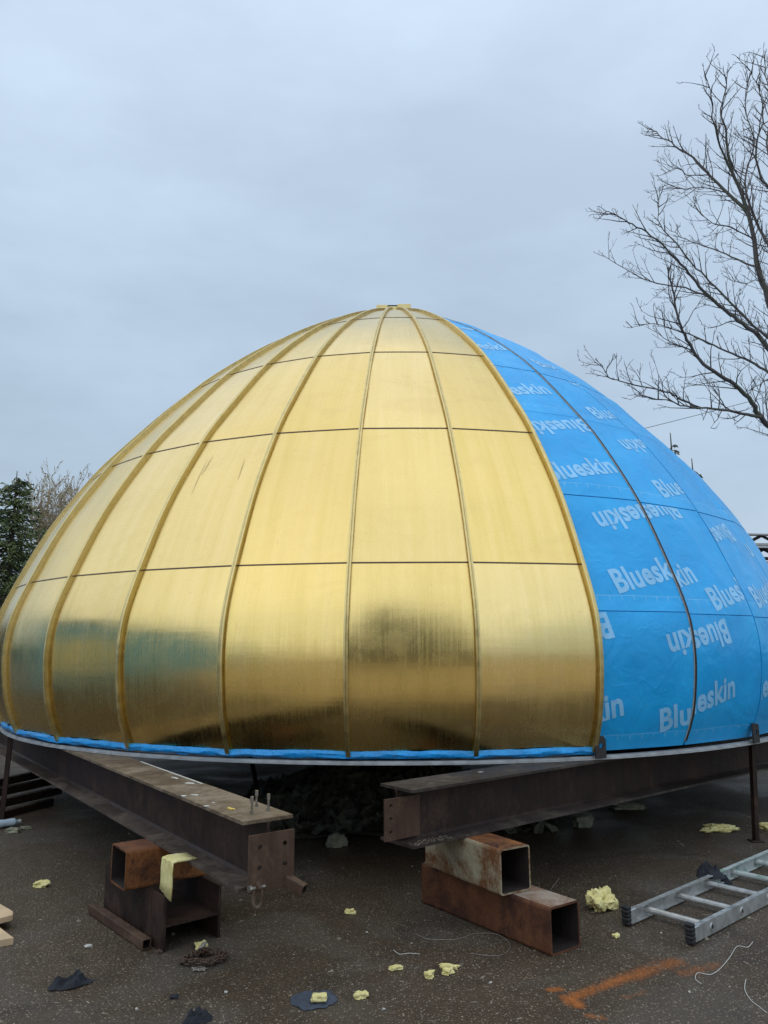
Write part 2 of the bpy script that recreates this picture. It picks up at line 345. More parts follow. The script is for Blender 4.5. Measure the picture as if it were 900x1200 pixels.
# ------------------------------------------------------------ dome
S = 1.11; CX, CY = .148, 9.852; PH = R(17.337); DP = R(11.25)
PR = [(-.72, 3.965), (-.62, 4.02), (-.45, 4.085), (-.2, 4.125), (0., 4.13), (.2265, 4.095), (.538, 3.975), (1.0755, 3.715), (1.61, 3.365), (1.868, 3.155), (2.542, 2.522), (3.0, 1.97), (3.303, 1.53), (3.65, .93), (3.92, .34), (4.0, .1)]
def prof(z):           # photo-relative z -> radius (both in units before scaling)
    z = max(PR[0][0], min(PR[-1][0], z))
    for i in range(len(PR)-1):
        if z <= PR[i+1][0]: break
    def sl_(k):
        a = max(0, k-1); b = min(len(PR)-1, k+1); return (PR[b][1]-PR[a][1])/(PR[b][0]-PR[a][0])
    z0, r0 = PR[i]; z1, r1 = PR[i+1]; h = z1-z0; t = (z-z0)/h; m0 = sl_(i)*h; m1 = sl_(i+1)*h
    return (2*t**3-3*t*t+1)*r0+(t**3-2*t*t+t)*m0+(-2*t**3+3*t*t)*r1+(t**3-t*t)*m1
def pnorm(z):
    d = (prof(z+.02)-prof(z-.02))/.04; n = Vector((1, -d)); return n.normalized()
def P3(a, z, off=0.0, lat=0.0):     # point at azimuth a, rel height z, offset along the outward normal, lateral metres
    n = pnorm(z); r = prof(z)*S+off*n[0]; zz = H+S*z+off*n[1]
    return Vector((CX+r*math.sin(a)+lat*math.cos(a), CY-r*math.cos(a)+lat*math.sin(a), zz))
FLAT = .65
def PP(a0, a1, t, z, off):          # t in [-1,1] across the sheet between two ribs; sheet is flatter than the arc
    am = (a0+a1)/2; A = am+(a1-a0)/2*t; p = P3(A, z, off); q0 = P3(a0, z, off); q1 = P3(a1, z, off)
    ch = q0.lerp(q1, (t+1)/2); return p.lerp(ch, FLAT)
dome = thing('dome', (CX, CY, H-.72*S), 'huge dome half clad in gold sheets, half in blue membrane, on steel beams', 'dome')
def part(mb, name, m, parent=None, **k):
    o = mb.build(name, m, None, **k); rel(o, dome)
    if parent: o.parent = parent
    return o
ZC = [-.668, .538, 1.61, 2.542, 3.303, 3.93]
random.seed(5)
NG = 13
def sheet(k, z0, z1, off, thick, gap_u, gap_z, rows, cols, seed, amp, name, m, tilt=(0, 0)):
    a0, a1 = PH-k*DP, PH-(k-1)*DP     # sector between rib k and rib k-1 (going right)
    a0, a1 = (PH-(k+1)*DP, PH-k*DP)
    mb = MB(); uv = []
    zs = [z0+gap_z+(z1-z0-2*gap_z)*i/rows for i in range(rows+1)]
    arc = 0; prev = None; al = []
    for z in zs:
        p = P3((a0+a1)/2, z)
        if prev: arc += (p-prev).length
        prev = p; al.append(arc)
    def tt(z):
        half = prof(z)*S*math.sin(DP/2); return max(.3, 1-gap_u/max(half, .03)), half
    for i, z in enumerate(zs):
        ft, half = tt(z)
        for j in range(cols+1):
            t = (-1+2*j/cols)*ft; p = PP(a0, a1, t, z, off)
            u = t*half; wv = noise.noise(Vector((u*1.6+seed*3.1, al[i]*1.6, seed*1.7)))*amp
            wv += noise.noise(Vector((u*4+seed*1.1, al[i]*3.2, seed*.7)))*amp*.15
            edge = min(1, (1-abs(t)/ft)*5)*min(1, min(al[i], arc-al[i])/.12)
            n2 = pnorm(z); am = (a0+a1)/2; n3 = Vector((n2[0]*math.sin(am), -n2[0]*math.cos(am), n2[1]))
            tl = tilt[0]*u+tilt[1]*(al[i]-arc/2)
            p += n3*(wv+tl)*edge; mb.v.append(tuple(p)); uv.append((u+seed*.37, al[i]))
    Lc = cols+1
    for i in range(rows):
        for j in range(cols): mb.f.append((i*Lc+j, i*Lc+j+1, (i+1)*Lc+j+1, (i+1)*Lc+j))
    # folded edge
    bd = [j for j in range(Lc)]+[i*Lc+cols for i in range(1, rows+1)]+[rows*Lc+j for j in range(cols-1, -1, -1)]+[i*Lc for i in range(rows-1, 0, -1)]
    base = len(mb.v); am = (a0+a1)/2
    for b_ in bd:
        i = b_//Lc; n2 = pnorm(zs[i]); n3 = Vector((n2[0]*math.sin(am), -n2[0]*math.cos(am), n2[1]))
        mb.v.append(tuple(Vector(mb.v[b_])-n3*thick)); uv.append((uv[b_][0], uv[b_][1]))
    nb = len(bd)
    for q in range(nb): mb.f.append((bd[(q+1) % nb], bd[q], base+q, base+(q+1) % nb))
    return part(mb, name, m, smooth=True, uv=uv, fix=False)
for k in range(NG):
    for c in range(len(ZC)-1):
        low = c == 0
        tl = (random.uniform(-.005, .005), random.uniform(-.003, .003))
        if low and k == 1: tl = (.0, .006)
        if low and k == 2: tl = (0, -.006)
        sheet(k, ZC[c], ZC[c+1], -.032, .02, .010, .0045, 16 if c < 4 else 8, 12, k*7+c*3+1, 
              .007 if low else .006, 'gold_panel', GOLD, tl)
def bar_along(mb, k_az, z0, z1, poly, nseg, lat=0.0):
    n = len(poly); vs_ = []
    for i in range(nseg+1):
        z = z0+(z1-z0)*i/nseg
        for (x, d) in poly: vs_.append(P3(k_az, z, d, x+lat))
    fs = []
    for i in range(nseg):
        for j in range(n): q = (j+1) % n; fs.append((i*n+j, i*n+q, (i+1)*n+q, (i+1)*n+j))
    fs.append(tuple(range(n-1, -1, -1))); fs.append(tuple(nseg*n+j for j in range(n)))
    mb.add(vs_, fs)
ribpoly = [(-.009, -.08), (-.009, -.010), (-.015, -.009), (-.016, 0), (-.004, .002), (0, -.002), (.004, .002), (.016, 0), (.015, -.009), (.009, -.010), (.009, -.08)]
for k in range(NG+1):
    mb = MB(); bar_along(mb, PH-k*DP, -.672, 3.93, ribpoly, 70)
    part(mb, 'rib', GOLDR, smooth=True)
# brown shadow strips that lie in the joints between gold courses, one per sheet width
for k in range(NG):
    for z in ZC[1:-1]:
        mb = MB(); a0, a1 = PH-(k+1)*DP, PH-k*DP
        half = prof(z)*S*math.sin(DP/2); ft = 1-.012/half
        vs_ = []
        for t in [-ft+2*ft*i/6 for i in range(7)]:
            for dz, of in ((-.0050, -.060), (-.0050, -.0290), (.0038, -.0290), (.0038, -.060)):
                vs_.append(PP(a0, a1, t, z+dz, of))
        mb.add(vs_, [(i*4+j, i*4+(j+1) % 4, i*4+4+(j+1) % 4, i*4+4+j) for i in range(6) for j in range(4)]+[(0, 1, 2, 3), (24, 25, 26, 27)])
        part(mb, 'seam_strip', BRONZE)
# blue sheets
ZB = [-.6965, .2265, 1.0755, 1.868, 2.44, 2.95, 3.38, 3.93]
NB = 32-NG
bl = {}
random.seed(9)
for s in range(NB):
    k = -1-s
    shift = [0, -.012, -.02, -.01][s % 4] if s else 0
    for c in range(len(ZB)-1):
        z0 = ZB[c]+(shift if c else 0); z1 = ZB[c+1]+(shift if c+1 < len(ZB)-1 else 0)
        big = s < 5
        bl[(s, c)] = (sheet(k, z0, z1, -.045-.002*(c % 2), .02, .010 if s < 2 else .005, .0030, 20 if big else 6, 14 if big else 6, 50+s*9+c, .026, 'membrane_panel', BLUE, (0, 0)), k, z0, z1)
for s in range(NB):
    k = -1-s; mb = MB(); az = PH-k*DP
    wj = .013 if s == 0 else .006; bar_along(mb, az, -.66, 3.93, [(-wj, -.08), (-wj, -.040), (wj, -.040), (wj, -.08)] if s == 0 else [(-.016, -.08), (-.016, -.056), (.016, -.056), (.016, -.08)], 50)
    if s < NB-1: part(mb, 'joint_gap_strip', DARK)
    mb = MB(); bar_along(mb, az, -.66, 3.6, [(-.0155, -.055), (-.0155, -.038), (-.0130, -.037), (-.0130, -.055)], 50)
    if s == 0: part(mb, 'joint_bead', BEADM, smooth=True)
# inner liner that closes the sheet joints from inside
mb = MB(); na, nz = 96, 24
for i in range(nz+1):
    z = -.66+(3.9+.66)*i/nz
    for j in range(na): mb.v.append(tuple(P3(2*math.pi*j/na, z, -.13)))
for i in range(nz):
    for j in range(na): q = (j+1) % na; mb.f.append((i*na+j, i*na+q, (i+1)*na+q, (i+1)*na+j))
part(mb, 'inner_liner', DARK)
# cap at the crown
mb = MB()
for a in range(24):
    pass
zt = H+S*3.92
def disc(mb, c, r, h, n=24):
    vs_ = [Vector(c)+Vector((r*math.cos(2*math.pi*i/n), r*math.sin(2*math.pi*i/n), dz)) for dz in (0, h) for i in range(n)]
    mb.add(vs_, [tuple(range(n-1, -1, -1)), tuple(range(n, 2*n))]+[(i, (i+1) % n, n+(i+1) % n, n+i) for i in range(n)])
disc(mb, (CX, CY, zt-.1), .215, .16, 16); part(mb, 'crown_collar', GOLDR)
mb = MB(); mb.bbox((CX-.03, CY-.205, zt+.095), (.14, .06, .025)); part(mb, 'crown_plate', DARK)
mb = MB(); mb.tube([(CX-.24, CY-.1, zt-.02), (CX-.24, CY-.1, zt+.095)], .008, 6); mb.tube([(CX-.24, CY-.1, zt+.095), (CX-.20, CY-.1, zt+.10)], .006, 6); part(mb, 'crown_pin', DARK)
mb = MB(); mb.bbox((CX+.13, CY-.22, zt+.068), (.18, .05, .10)); mb.bbox((CX-.02, CY-.225, zt+.055), (.12, .04, .06)); mb.bbox((CX-.16, CY-.22, zt+.062), (.15, .05, .09)); part(mb, 'crown_clip', GOLDR)
# base ring
def ringmesh(mb, z0, z1, o0, o1, n=192):
    zr = (z0+z1)/2
    vs_ = []
    for i in range(n):
        a = 2*math.pi*i/n; r0 = prof(-.70)*S+o0; r1 = prof(-.70)*S+o1
        for r, z in ((r0, z0), (r1, z0), (r1, z1), (r0, z1)): vs_.append((CX+r*math.sin(a), CY-r*math.cos(a), H+S*z))
    mb.add(vs_, [(i*4+j, i*4+(j+1) % 4, ((i+1) % n)*4+(j+1) % 4, ((i+1) % n)*4+j) for i in range(n) for j in range(4)])
mb = MB(); ringmesh(mb, -.72, -.712, -.16, .012); ringmesh(mb, -.7115, -.698, -.05, -.002); part(mb, 'base_ring', RING)
# blue tape under the gold sheets, one wrinkled piece per sheet width
random.seed(3)
for k in range(NG):
    a0, a1 = PH-(k+1)*DP, PH-k*DP; mb = MB(); nc = 18; nr = 5
    for i in range(nr+1):
        for j in range(nc+1):
            z = -.700+.046*i/nr; a = a0+(a1-a0)*(j/nc*1.03-.015); bl_ = math.exp(-((j/nc-.5)/.5)**2*6)
            o_ = -.028+.016*math.sin(i/nr*math.pi)+noise.noise(Vector((j*.35+k*5, i*.8, k*3.)))*.014-(.012 if i == nr else 0)
            if j < 2 or j > nc-2: o_ += .010*math.sin(i/nr*math.pi)
            mb.v.append(tuple(P3(a, z+noise.noise(Vector((j*.2, k*9., i*.1)))*.004, o_)))
    for i in range(nr):
        for j in range(nc): mb.f.append((i*(nc+1)+j, i*(nc+1)+j+1, (i+1)*(nc+1)+j+1, (i+1)*(nc+1)+j))
    part(mb, 'flashing_tape', TAPE, smooth=True, fix=False)
# lifting lugs with a bolt hole
def lug(az, hl, w_, h_):
    mb = MB(); n3 = Vector((math.sin(az), -math.cos(az), 0)); t3 = Vector((math.cos(az), math.sin(az), 0))
    c = P3(az, -.675, .015); c.z = H+S*(-.708)
    pts = [(-w_/2, 0), (w_/2, 0), (w_/2, h_*.86), (w_/2-.018, h_), (-w_/2, h_*1.04)]
    nn = 20; hole = [(hl[0]+.018*math.cos(2*math.pi*i/nn), hl[1]+.018*math.sin(2*math.pi*i/nn)) for i in range(nn)]
    # plate as fan ring between outline and hole
    def outl(th):
        d = Vector((math.cos(th), math.sin(th))); best = 9
        for i in range(len(pts)):
            a = Vector(pts[i])-Vector(hl); b = Vector(pts[(i+1) % len(pts)])-Vector(hl); e_ = b-a
            den = d.x*e_.y-d.y*e_.x
            if abs(den) < 1e-9: continue
            tt_ = (a.x*e_.y-a.y*e_.x)/den; ss = (a.x*d.y-a.y*d.x)/den
            if tt_ > 0 and -1e-6 <= ss <= 1+1e-6: best = min(best, tt_)
        return Vector(hl)+d*best
    angs = sorted(set([2*math.pi*i/nn for i in range(nn)]+[math.atan2(p[1]-hl[1], p[0]-hl[0]) % (2*math.pi) for p in pts]))
    m_ = len(angs); vs_ = []
    for dn in (0, .014):
        for a in angs: o_ = outl(a); vs_.append(c+t3*o_.x+Vector((0, 0, o_.y))+n3*dn)
        for a in angs: vs_.append(c+t3*(hl[0]+.018*math.cos(a))+Vector((0, 0, hl[1]+.018*math.sin(a)))+n3*dn)
    fs = []
    for i in range(m_):
        j = (i+1) % m_
        fs += [(i, j, m_+j, m_+i), (2*m_+i, 3*m_+i, 3*m_+j, 2*m_+j), (i, 2*m_+i, 2*m_+j, j), (m_+i, m_+j, 3*m_+j, 3*m_+i)]
    mb.add(vs_, fs); return part(mb, 'lifting_lug', DARKL)
DARKL = simple('black_lug_steel', (.035, .032, .031), .5, .2, .4, 25, .4)
lug(PH+R(.5), (.005, .085), .085, .15); lug(PH+2*DP-R(.2), (.0, .085), .10, .15); lug(PH+4*DP, (.0, .085), .10, .15)
# legs of the ring
def leg(x, y, dx=0, dy=0):
    mb = MB(); z1 = H-.72*S-.001
    a = Vector((x, y, 0)); b = Vector((x+dx, y+dy, z1)); M = rot_to((b-a), Vector((1, .3, 0)))
    mb.prism([(-.02, -.02), (.02, -.02), (.02, .02), (-.02, .02)], a, b, M.col[0], M.col[2])
    mb.bbox((x, y, .006), (.10, .10, .012)); part(mb, 'leg', BEAM)
p = at(886, 986); leg(p.x, p.y, .035, .0)
p = at(1, 968); leg(p.x, p.y, .03, .0)
p = at(318, 965); leg(p.x-.15, p.y+.4, -.3, .6)
for a_ in (100, 140, 180, 220, 260): leg(CX+4.3*math.sin(R(a_)), CY-4.3*math.cos(R(a_)))
# printed lettering on the blue sheets
def dome_hit(u, v):
    d = ray(u, v); o = Vector((0, 0, H)); t = 3.0
    while t < 16:
        p = o+d*t; z = (p.z-H)/S
        if -.72 < z < 4.0 and math.hypot(p.x-CX, p.y-CY) < prof(z)*S-.04: return math.atan2(p.x-CX, -(p.y-CY)), z
        t += .01
    return None
cu = bpy.data.curves.new('lettering', 'FONT'); cu.body = 'Blueskin'; cu.size = 1.0; cu.offset = .032; cu.resolution_u = 3; cu.align_x = 'CENTER'; cu.space_character = 1.03
to = bpy.data.objects.new('lettering_source', cu); C.objects.link(to); bpy.context.view_layer.update()
tme = bpy.data.meshes.new_from_object(to.evaluated_get(bpy.context.evaluated_depsgraph_get())); C.objects.unlink(to); bpy.data.objects.remove(to)
def print_word(px, py, deg, s, c, size=.25, ang=None):
    hit = dome_hit(px, py)
    if hit is None: return
    az, z = hit
    ob, k, z0, z1 = bl[(s, c)]; a0, a1 = PH-(k+1)*DP, PH-k*DP; am = (a0+a1)/2
    # profile arc length table from z
    zt_ = [z0+(z1-z0)*i/60 for i in range(61)]; arcs = [0]
    for i in range(60): arcs.append(arcs[-1]+math.hypot(prof(zt_[i+1])-prof(zt_[i]), zt_[i+1]-zt_[i])*S)
    def z_of(a):
        if a <= 0: return z0
        if a >= arcs[-1]: return z1
        for i in range(60):
            if arcs[i+1] >= a: return zt_[i]+(zt_[i+1]-zt_[i])*(a-arcs[i])/(arcs[i+1]-arcs[i])
        return z1
    def arc_of(zz): return arcs[-1]*(zz-z0)/(z1-z0)
    v0 = arc_of(z); u0 = prof(z)*S*(az-am)
    bm = bmesh.new(); bm.from_mesh(tme); bmesh.ops.triangulate(bm, faces=bm.faces)
    M = Matrix.Translation((u0, v0, 0)) @ Matrix.Rotation(R(deg), 4, 'Z') @ Matrix.Diagonal((size*.94, size*1.08, 1, 1)) @ Matrix.Translation((0, -.36, 0))
    bmesh.ops.transform(bm, matrix=M, verts=bm.verts)
    for _ in range(3):
        ed = [e_ for e_ in bm.edges if e_.calc_length() > .045]
        if not ed: break
        bmesh.ops.subdivide_edges(bm, edges=ed, cuts=1); bmesh.ops.triangulate(bm, faces=bm.faces)
    def hw(vv): return prof(z_of(vv))*S*math.sin(DP/2)*.988-.009
    va, vb = v0-.25, v0+.25
    for sg in (-1, 1):
        A = Vector((sg*hw(va), va, 0)); B = Vector((sg*hw(vb), vb, 0)); d = B-A; nn = Vector((d.y, -d.x, 0))*sg
        bmesh.ops.bisect_plane(bm, geom=bm.verts[:]+bm.edges[:]+bm.faces[:], plane_co=A, plane_no=nn, clear_outer=True)
    bmesh.ops.bisect_plane(bm, geom=bm.verts[:]+bm.edges[:]+bm.faces[:], plane_co=(0, .012, 0), plane_no=(0, -1, 0), clear_outer=True)
    bmesh.ops.bisect_plane(bm, geom=bm.verts[:]+bm.edges[:]+bm.faces[:], plane_co=(0, arcs[-1]-.012, 0), plane_no=(0, 1, 0), clear_outer=True)
    if not bm.faces: bm.free(); return
    # lay the word onto the finished sheet: nearest point on its surface
    from mathutils.bvhtree import BVHTree
    dv = [Vector(q.co)+Vector(dome.location) for q in ob.data.vertices]
    bvh = BVHTree.FromPolygons(dv, [tuple(p_.vertices) for p_ in ob.data.polygons])
    for q in bm.verts:
        zz = z_of(q.co.y); half = prof(zz)*S*math.sin(DP/2); base = PP(a0, a1, max(-1, min(1, q.co.x/half)), zz, -.045)
        n2 = pnorm(zz); n3 = Vector((n2[0]*math.sin(am), -n2[0]*math.cos(am), n2[1]))
        h_ = bvh.ray_cast(base+n3*.1, -n3, .3)
        q.co = (h_[0] if h_[0] is not None else base)+n3*.0025
    mb = MB(); mb.addbm(bm); part(mb, 'lettering', PRINT, ob)
for args in [
    (722, 837, 13, 0, 0), (827, 816, 13, 1, 0), (675, 838, 13, 0, 0),
    (826, 745, 193, 0, 0), (822, 751, 193, 1, 0), (662, 745, 193, 0, 0), (900, 800, 13, 2, 0),
    (762, 668, 14, 0, 1), (779, 676, 14, 1, 1), (742, 603, 194, 0, 1), (766, 600, 194, 1, 1),
    (843, 628, 194, 2, 1), (886, 642, 194, 2, 1), (897, 690, 14, 2, 1), (860, 690, 14, 1, 1),
    (680, 546, 14, 0, 2), (656, 498, 194, 0, 2), (795, 567, 14, 1, 2), (757, 521, 194, 1, 2), (850, 590, 194, 2, 2),
    (604, 453, 14, 0, 3), (584, 425, 194, 0, 3), (716, 481, 14, 1, 3), (688, 450, 194, 1, 3),
    (566, 401, 14, 0, 4), (650, 427, 14, 1, 4), (548, 382, 194, 0, 5)]:
    if args[:2] == (722, 837): args = (822, 829, 13, 0, 0)
    print_word(*args)

# ------------------------------------------------------------ beams
ZB0, ZB1 = .485, H-.72*S-.0025
tf = .016
def ibeam(root, near_edge_pt, d, length, fw, matweb, mattop, matbot, cope=0):
    """near_edge_pt: plan position of the near flange edge at the end; d: axis; the flange extends to the far side"""
    d = Vector((d[0], d[1], 0)).normalized(); nrm = Vector(root['_n']); A = Vector((near_edge_pt[0], near_edge_pt[1], 0))
    mid = A+nrm*fw/2; Z = Vector((0, 0, 1)); parts = []
    mb = MB(); z = ZB1-tf
    mb.prism([(-fw/2, 0), (-fw/2, tf), (fw/2, tf), (fw/2, 0)], mid+Z*z, mid+d*length+Z*z, nrm, Z); parts.append(rel(mb.build('top_flange', mattop), root))
    mb = MB()
    mb.prism([(-fw/2, 0), (-fw/2, tf), (fw/2, tf), (fw/2, 0)], mid+Z*ZB0+d*cope, mid+d*length+Z*ZB0, nrm, Z); parts.append(rel(mb.build('bottom_flange', matbot), root))
    mb = MB(); r_ = .014; tw = .005
    a, b = ZB0+tf, ZB1-tf
    mb.prism([(-tw-r_, a), (-tw, a+r_), (-tw, b-r_), (-tw-r_, b), (tw+r_, b), (tw, b-r_), (tw, a+r_), (tw+r_, a)], mid, mid+d*length, nrm, Z); parts.append(rel(mb.build('web', matweb), root))
    return mid, d
def plate_with_holes(origin, X, Z_, w_, h_, th, holes, hr=.012):
    """flat plate spanned by X,Z_ from origin corner; round through holes"""
    bm = bmesh.new(); Y = X.cross(Z_).normalized()
    # grid split so that each hole sits in its own cell
    xs_ = sorted(set([0, w_]+[round(h[0]+s*.03, 4) for h in holes for s in (-1, 1)]))
    zs_ = sorted(set([0, h_]+[round(h[1]+s*.03, 4) for h in holes for s in (-1, 1)]))
    mb = MB()
    def pt(x, z, y): return origin+X*x+Z_*z+Y*y
    for i in range(len(xs_)-1):
        for j in range(len(zs_)-1):
            x0, x1, z0, z1 = xs_[i], xs_[i+1], zs_[j], zs_[j+1]
            hh = [h for h in holes if x0-1e-6 < h[0]-.029 and h[0]+.029 < x1+1e-6 and z0-1e-6 < h[1]-.029 and h[1]+.029 < z1+1e-6]
            if not hh:
                for y in (0, th): mb.add([pt(x0, z0, y), pt(x1, z0, y), pt(x1, z1, y), pt(x0, z1, y)], [(0, 1, 2, 3)])
            else:
                hx, hz = hh[0]; nn = 16; ring = [(hx+hr*math.cos(R(45)+2*math.pi*q/nn), hz+hr*math.sin(R(45)+2*math.pi*q/nn)) for q in range(nn)]
                sq = []
                cs = [(x1, z1), (x0, z1), (x0, z0), (x1, z0)]
                for q in range(4):
                    a = cs[q]; b = cs[(q+1) % 4]
                    for s_ in range(4): sq.append((a[0]+(b[0]-a[0])*s_/4, a[1]+(b[1]-a[1])*s_/4))
                for y in (0, th):
                    mb.add([pt(*p_, y) for p_ in sq]+[pt(*p_, y) for p_ in ring], [(q, (q+1) % 16, 16+(q+1) % 16, 16+q) for q in range(16)])
                mb.add([pt(*p_, y) for y in (0, th) for p_ in ring], [(q, (q+1) % 16, 16+(q+1) % 16, 16+q) for q in range(16)])
    for (a, b) in (((0, 0), (w_, 0)), ((w_, 0), (w_, h_)), ((w_, h_), (0, h_)), ((0, h_), (0, 0))):
        mb.add([pt(*a, 0), pt(*b, 0), pt(*b, th), pt(*a, th)], [(0, 1, 2, 3)])
    bm.free(); return mb
dL = Vector((-.587, .81, 0)).normalized(); nL = Vector((.81, .587, 0)).normalized()
beamL = thing('steel_beam', (-.68, 3.78, 0), 'dark brown I-beam running back left, its near end plate bored with four holes', 'steel beam', 'beams carrying the dome')
beamL.location.z = ZB0; beamL['_n'] = nL
A0 = at(284.5, 963, ZB1); FW = .265
mid, _ = ibeam(beamL, (A0.x, A0.y), dL, 8.6, FW, BEAM, FLANGE, LOWF, .03)
pt0 = Vector((mid.x, mid.y, 0))-dL*.012-nL*.115+Vector((0, 0, .488))
mb = plate_with_holes(pt0-dL*.014, nL, Vector((0, 0, 1)), .235, .252, .014, [(.055, .195), (.185, .195), (.055, .105), (.185, .105)]); rel(mb.build('end_plate', PLATE), beamL)
for (u, v) in ((295, 953), (300.5, 945), (314.5, 949.5)):
    b = at(u, v, ZB1); mb = MB(); mb.tube([b, b+Vector((0, 0, .052))], .0055, 8); mb.tube([b+Vector((0, 0, .052)), b+Vector((0, 0, .078))], .0095, 6); mb.tube([b, b+Vector((0, 0, .012))], .010, 6)
    rel(mb.build('stud_bolt', BOLT), beamL)
# shackle at the foot of the end plate
sh = thing('shackle', at(299, 1040, .43), 'rusty lifting shackle hanging from the lower corner of the left end plate', 'shackle')
pc = pt0-dL*.02+nL*.045+Vector((0, 0, .025))
mb = MB(); pts = []
for i in range(13):
    a = math.pi*i/12; pts.append(pc+nL*.022*math.cos(a)*1.0-dL*.01+Vector((0, 0, -.055-.03*math.sin(a))))
pts = [pc+nL*.020+Vector((0, 0, -.0))-dL*.01]+pts+[pc-nL*.020-dL*.01]
mb.tube(pts, .0085, 8)
rel(mb.build('bow', CHAIN, smooth=True), sh)
mb = MB(); mb.tube([pc-nL*.038-dL*.012, pc+nL*.036-dL*.012], .0085, 8); mb.tube([pc-nL*.046-dL*.012, pc-nL*.034-dL*.012], .016, 8); rel(mb.build('pin', BOLT, smooth=True), sh)
mb = MB(); mb.tube([pc-dL*.01+dL*.05+Vector((0, 0, .01)), pc-dL*.03+Vector((0, 0, .01))], .013, 8); rel(mb.build('eye', CHAIN, smooth=True), sh)
# short square tube sticking out beside the plate
def sqtube(name, A, B, w_, h_, th, mside, label=None, cat=None, group=None, mtop=None, root=None, up=Vector((0, 0, 1))):
    A = Vector(A); B = Vector(B); d = (B-A).normalized(); X = d.cross(up).normalized(); Z = X.cross(d).normalized()
    if root is None: root = thing(name, A.lerp(B, .5)-Vector((0, 0, h_/2)), label, cat, group)
    def rect(w, h, r_): 
        o_ = []
        for sx, sz, st_ in ((1, 1, 0), (-1, 1, 90), (-1, -1, 180), (1, -1, 270)):
            for q in (0, 45, 90): o_.append((sx*(w/2-r_)+r_*math.cos(R(st_+q)), sz*(h/2-r_)+r_*math.sin(R(st_+q))))
        return o_
    r0 = min(w_, h_)*.07; ou = rect(w_, h_, r0); inn = rect(w_-2*th, h_-2*th, r0*.6); n = len(ou)
    outer = MB(); P = lambda E, q: E+X*q[0]+Z*q[1]
    outer.add([P(A, q) for q in ou]+[P(B, q) for q in ou]+[P(A, q) for q in inn]+[P(B, q) for q in inn],
        [(i, (i+1) % n, n+(i+1) % n, n+i) for i in range(n) if not (mtop and i in (1, 2) )]+[(i, 2*n+i, 2*n+(i+1) % n, (i+1) % n) for i in range(n)]+[(n+i, n+(i+1) % n, 3*n+(i+1) % n, 3*n+i) for i in range(n)])
    rel(outer.build('tube_wall', mside), root)
    if mtop:
        t_ = MB(); t_.add([P(A, ou[i]) for i in (1, 2, 3)]+[P(B, ou[i]) for i in (1, 2, 3)], [(0, 1, 4, 3), (1, 2, 5, 4)]); rel(t_.build('tube_top', mtop), root)
    ins = MB(); ins.add([P(A, q) for q in inn]+[P(B, q) for q in inn], [(i, (i+1) % n, n+(i+1) % n, n+i) for i in range(n)]); rel(ins.build('tube_inside', INNER), root)
    return root
q = pt0+nL*.20+Vector((0, 0, .03))
sqtube('tube_offcut', q-dL*.02, q-dL*.10+nL*.05+Vector((0, 0, -.035)), .045, .045, .004, PLATE, 'short square steel offcut sticking out beside the lower right of the left end plate', 'steel tube')
# white spill and paint chip on the left beam top
def flake(name, px, z, m, label, cat, sx=.05, sy=.025, ang=0, th=.004, seed=0, group=None, pts=14):
    c = at(*px, z); random.seed(seed+77); vs_ = []; mb = MB()
    for dz in (0, th):
        for i in range(pts):
            a = 2*math.pi*i/pts; r_ = .7+.5*noise.noise(Vector((math.cos(a)*1.5, math.sin(a)*1.5, seed*3.3)))
            x, y = sx*r_*math.cos(a), sy*r_*math.sin(a); vs_.append(Vector((x*math.cos(ang)-y*math.sin(ang), x*math.sin(ang)+y*math.cos(ang), dz+.0012)))
    mb.add(vs_, [tuple(range(pts-1, -1, -1)), tuple(range(pts, 2*pts))]+[(i, (i+1) % pts, pts+(i+1) % pts, pts+i) for i in range(pts)])
    o = mb.build(name, m); o.location = c; tag(o, label, cat, group); return o
angL = math.atan2(dL.y, dL.x)
for i, (u, v, a, b) in enumerate([(222, 918, .05, .018), (205, 912, .07, .012), (228, 932, .035, .014), (215, 933, .03, .012), (242, 945, .022, .012), (190, 902, .05, .010), (250, 941, .014, .008)]):
    o = flake('white_stain', (u, v), ZB1, WHITE, '', '', a*1.15, b*1.35, angL if i % 2 else angL+.3, .0015, i); T = o.location.copy()
    for k_ in ('label', 'category'): del o[k_]
    o.location = (0, 0, 0); o.data.transform(Matrix.Translation(T)); rel(o, beamL)
def scuff(px0, px1, w_):
    a = dome_hit(*px0); b = dome_hit(*px1); vs_ = []; n = 8
    for i in range(n+1):
        t = i/n; az = a[0]+(b[0]-a[0])*t; z = a[1]+(b[1]-a[1])*t
        k = int((PH-az)//DP); a0, a1 = PH-(k+1)*DP, PH-k*DP; tt_ = (az-(a0+a1)/2)/(DP/2)
        p = PP(a0, a1, tt_, z, -.032+.0075); q = Vector((math.cos(az), math.sin(az), 0)); ww = w_*math.sin(math.pi*(t*.9+.05)); vs_ += [p-q*ww, p+q*ww]
    return vs_, [(2*i, 2*i+1, 2*i+3, 2*i+2) for i in range(n)]
SCRATCH = simple('dull_scratch', (.50, .40, .20), .6, .6, .2, 30, 0)
for px0, px1, w_ in (((251, 531), (237, 556), .003), ((246, 533), (224, 580), .0022), ((288, 535), (279, 562), .0022)):
    mb = MB(); mb.add(*scuff(px0, px1, w_)); part(mb, 'scratch', SCRATCH, fix=False)
def ltape():
    mb = MB(); a = at(165, 893, ZB1); b = at(237, 919, ZB1); d = (b-a).normalized(); X = Vector((-d.y, d.x, 0))
    mb.prism([(-.006, .0012), (-.006, .004), (.006, .004), (.006, .0012)], a, b, X, Vector((0, 0, 1))); o = mb.build('white_line', WHITE); rel(o, beamL)
ltape()
flake('yellow_chip', (271, 948.5), ZB1, YELLOWP, 'small flat yellow chip lying on top of the left beam near its bolts', 'paint chip', .05, .016, angL, .004, 20)
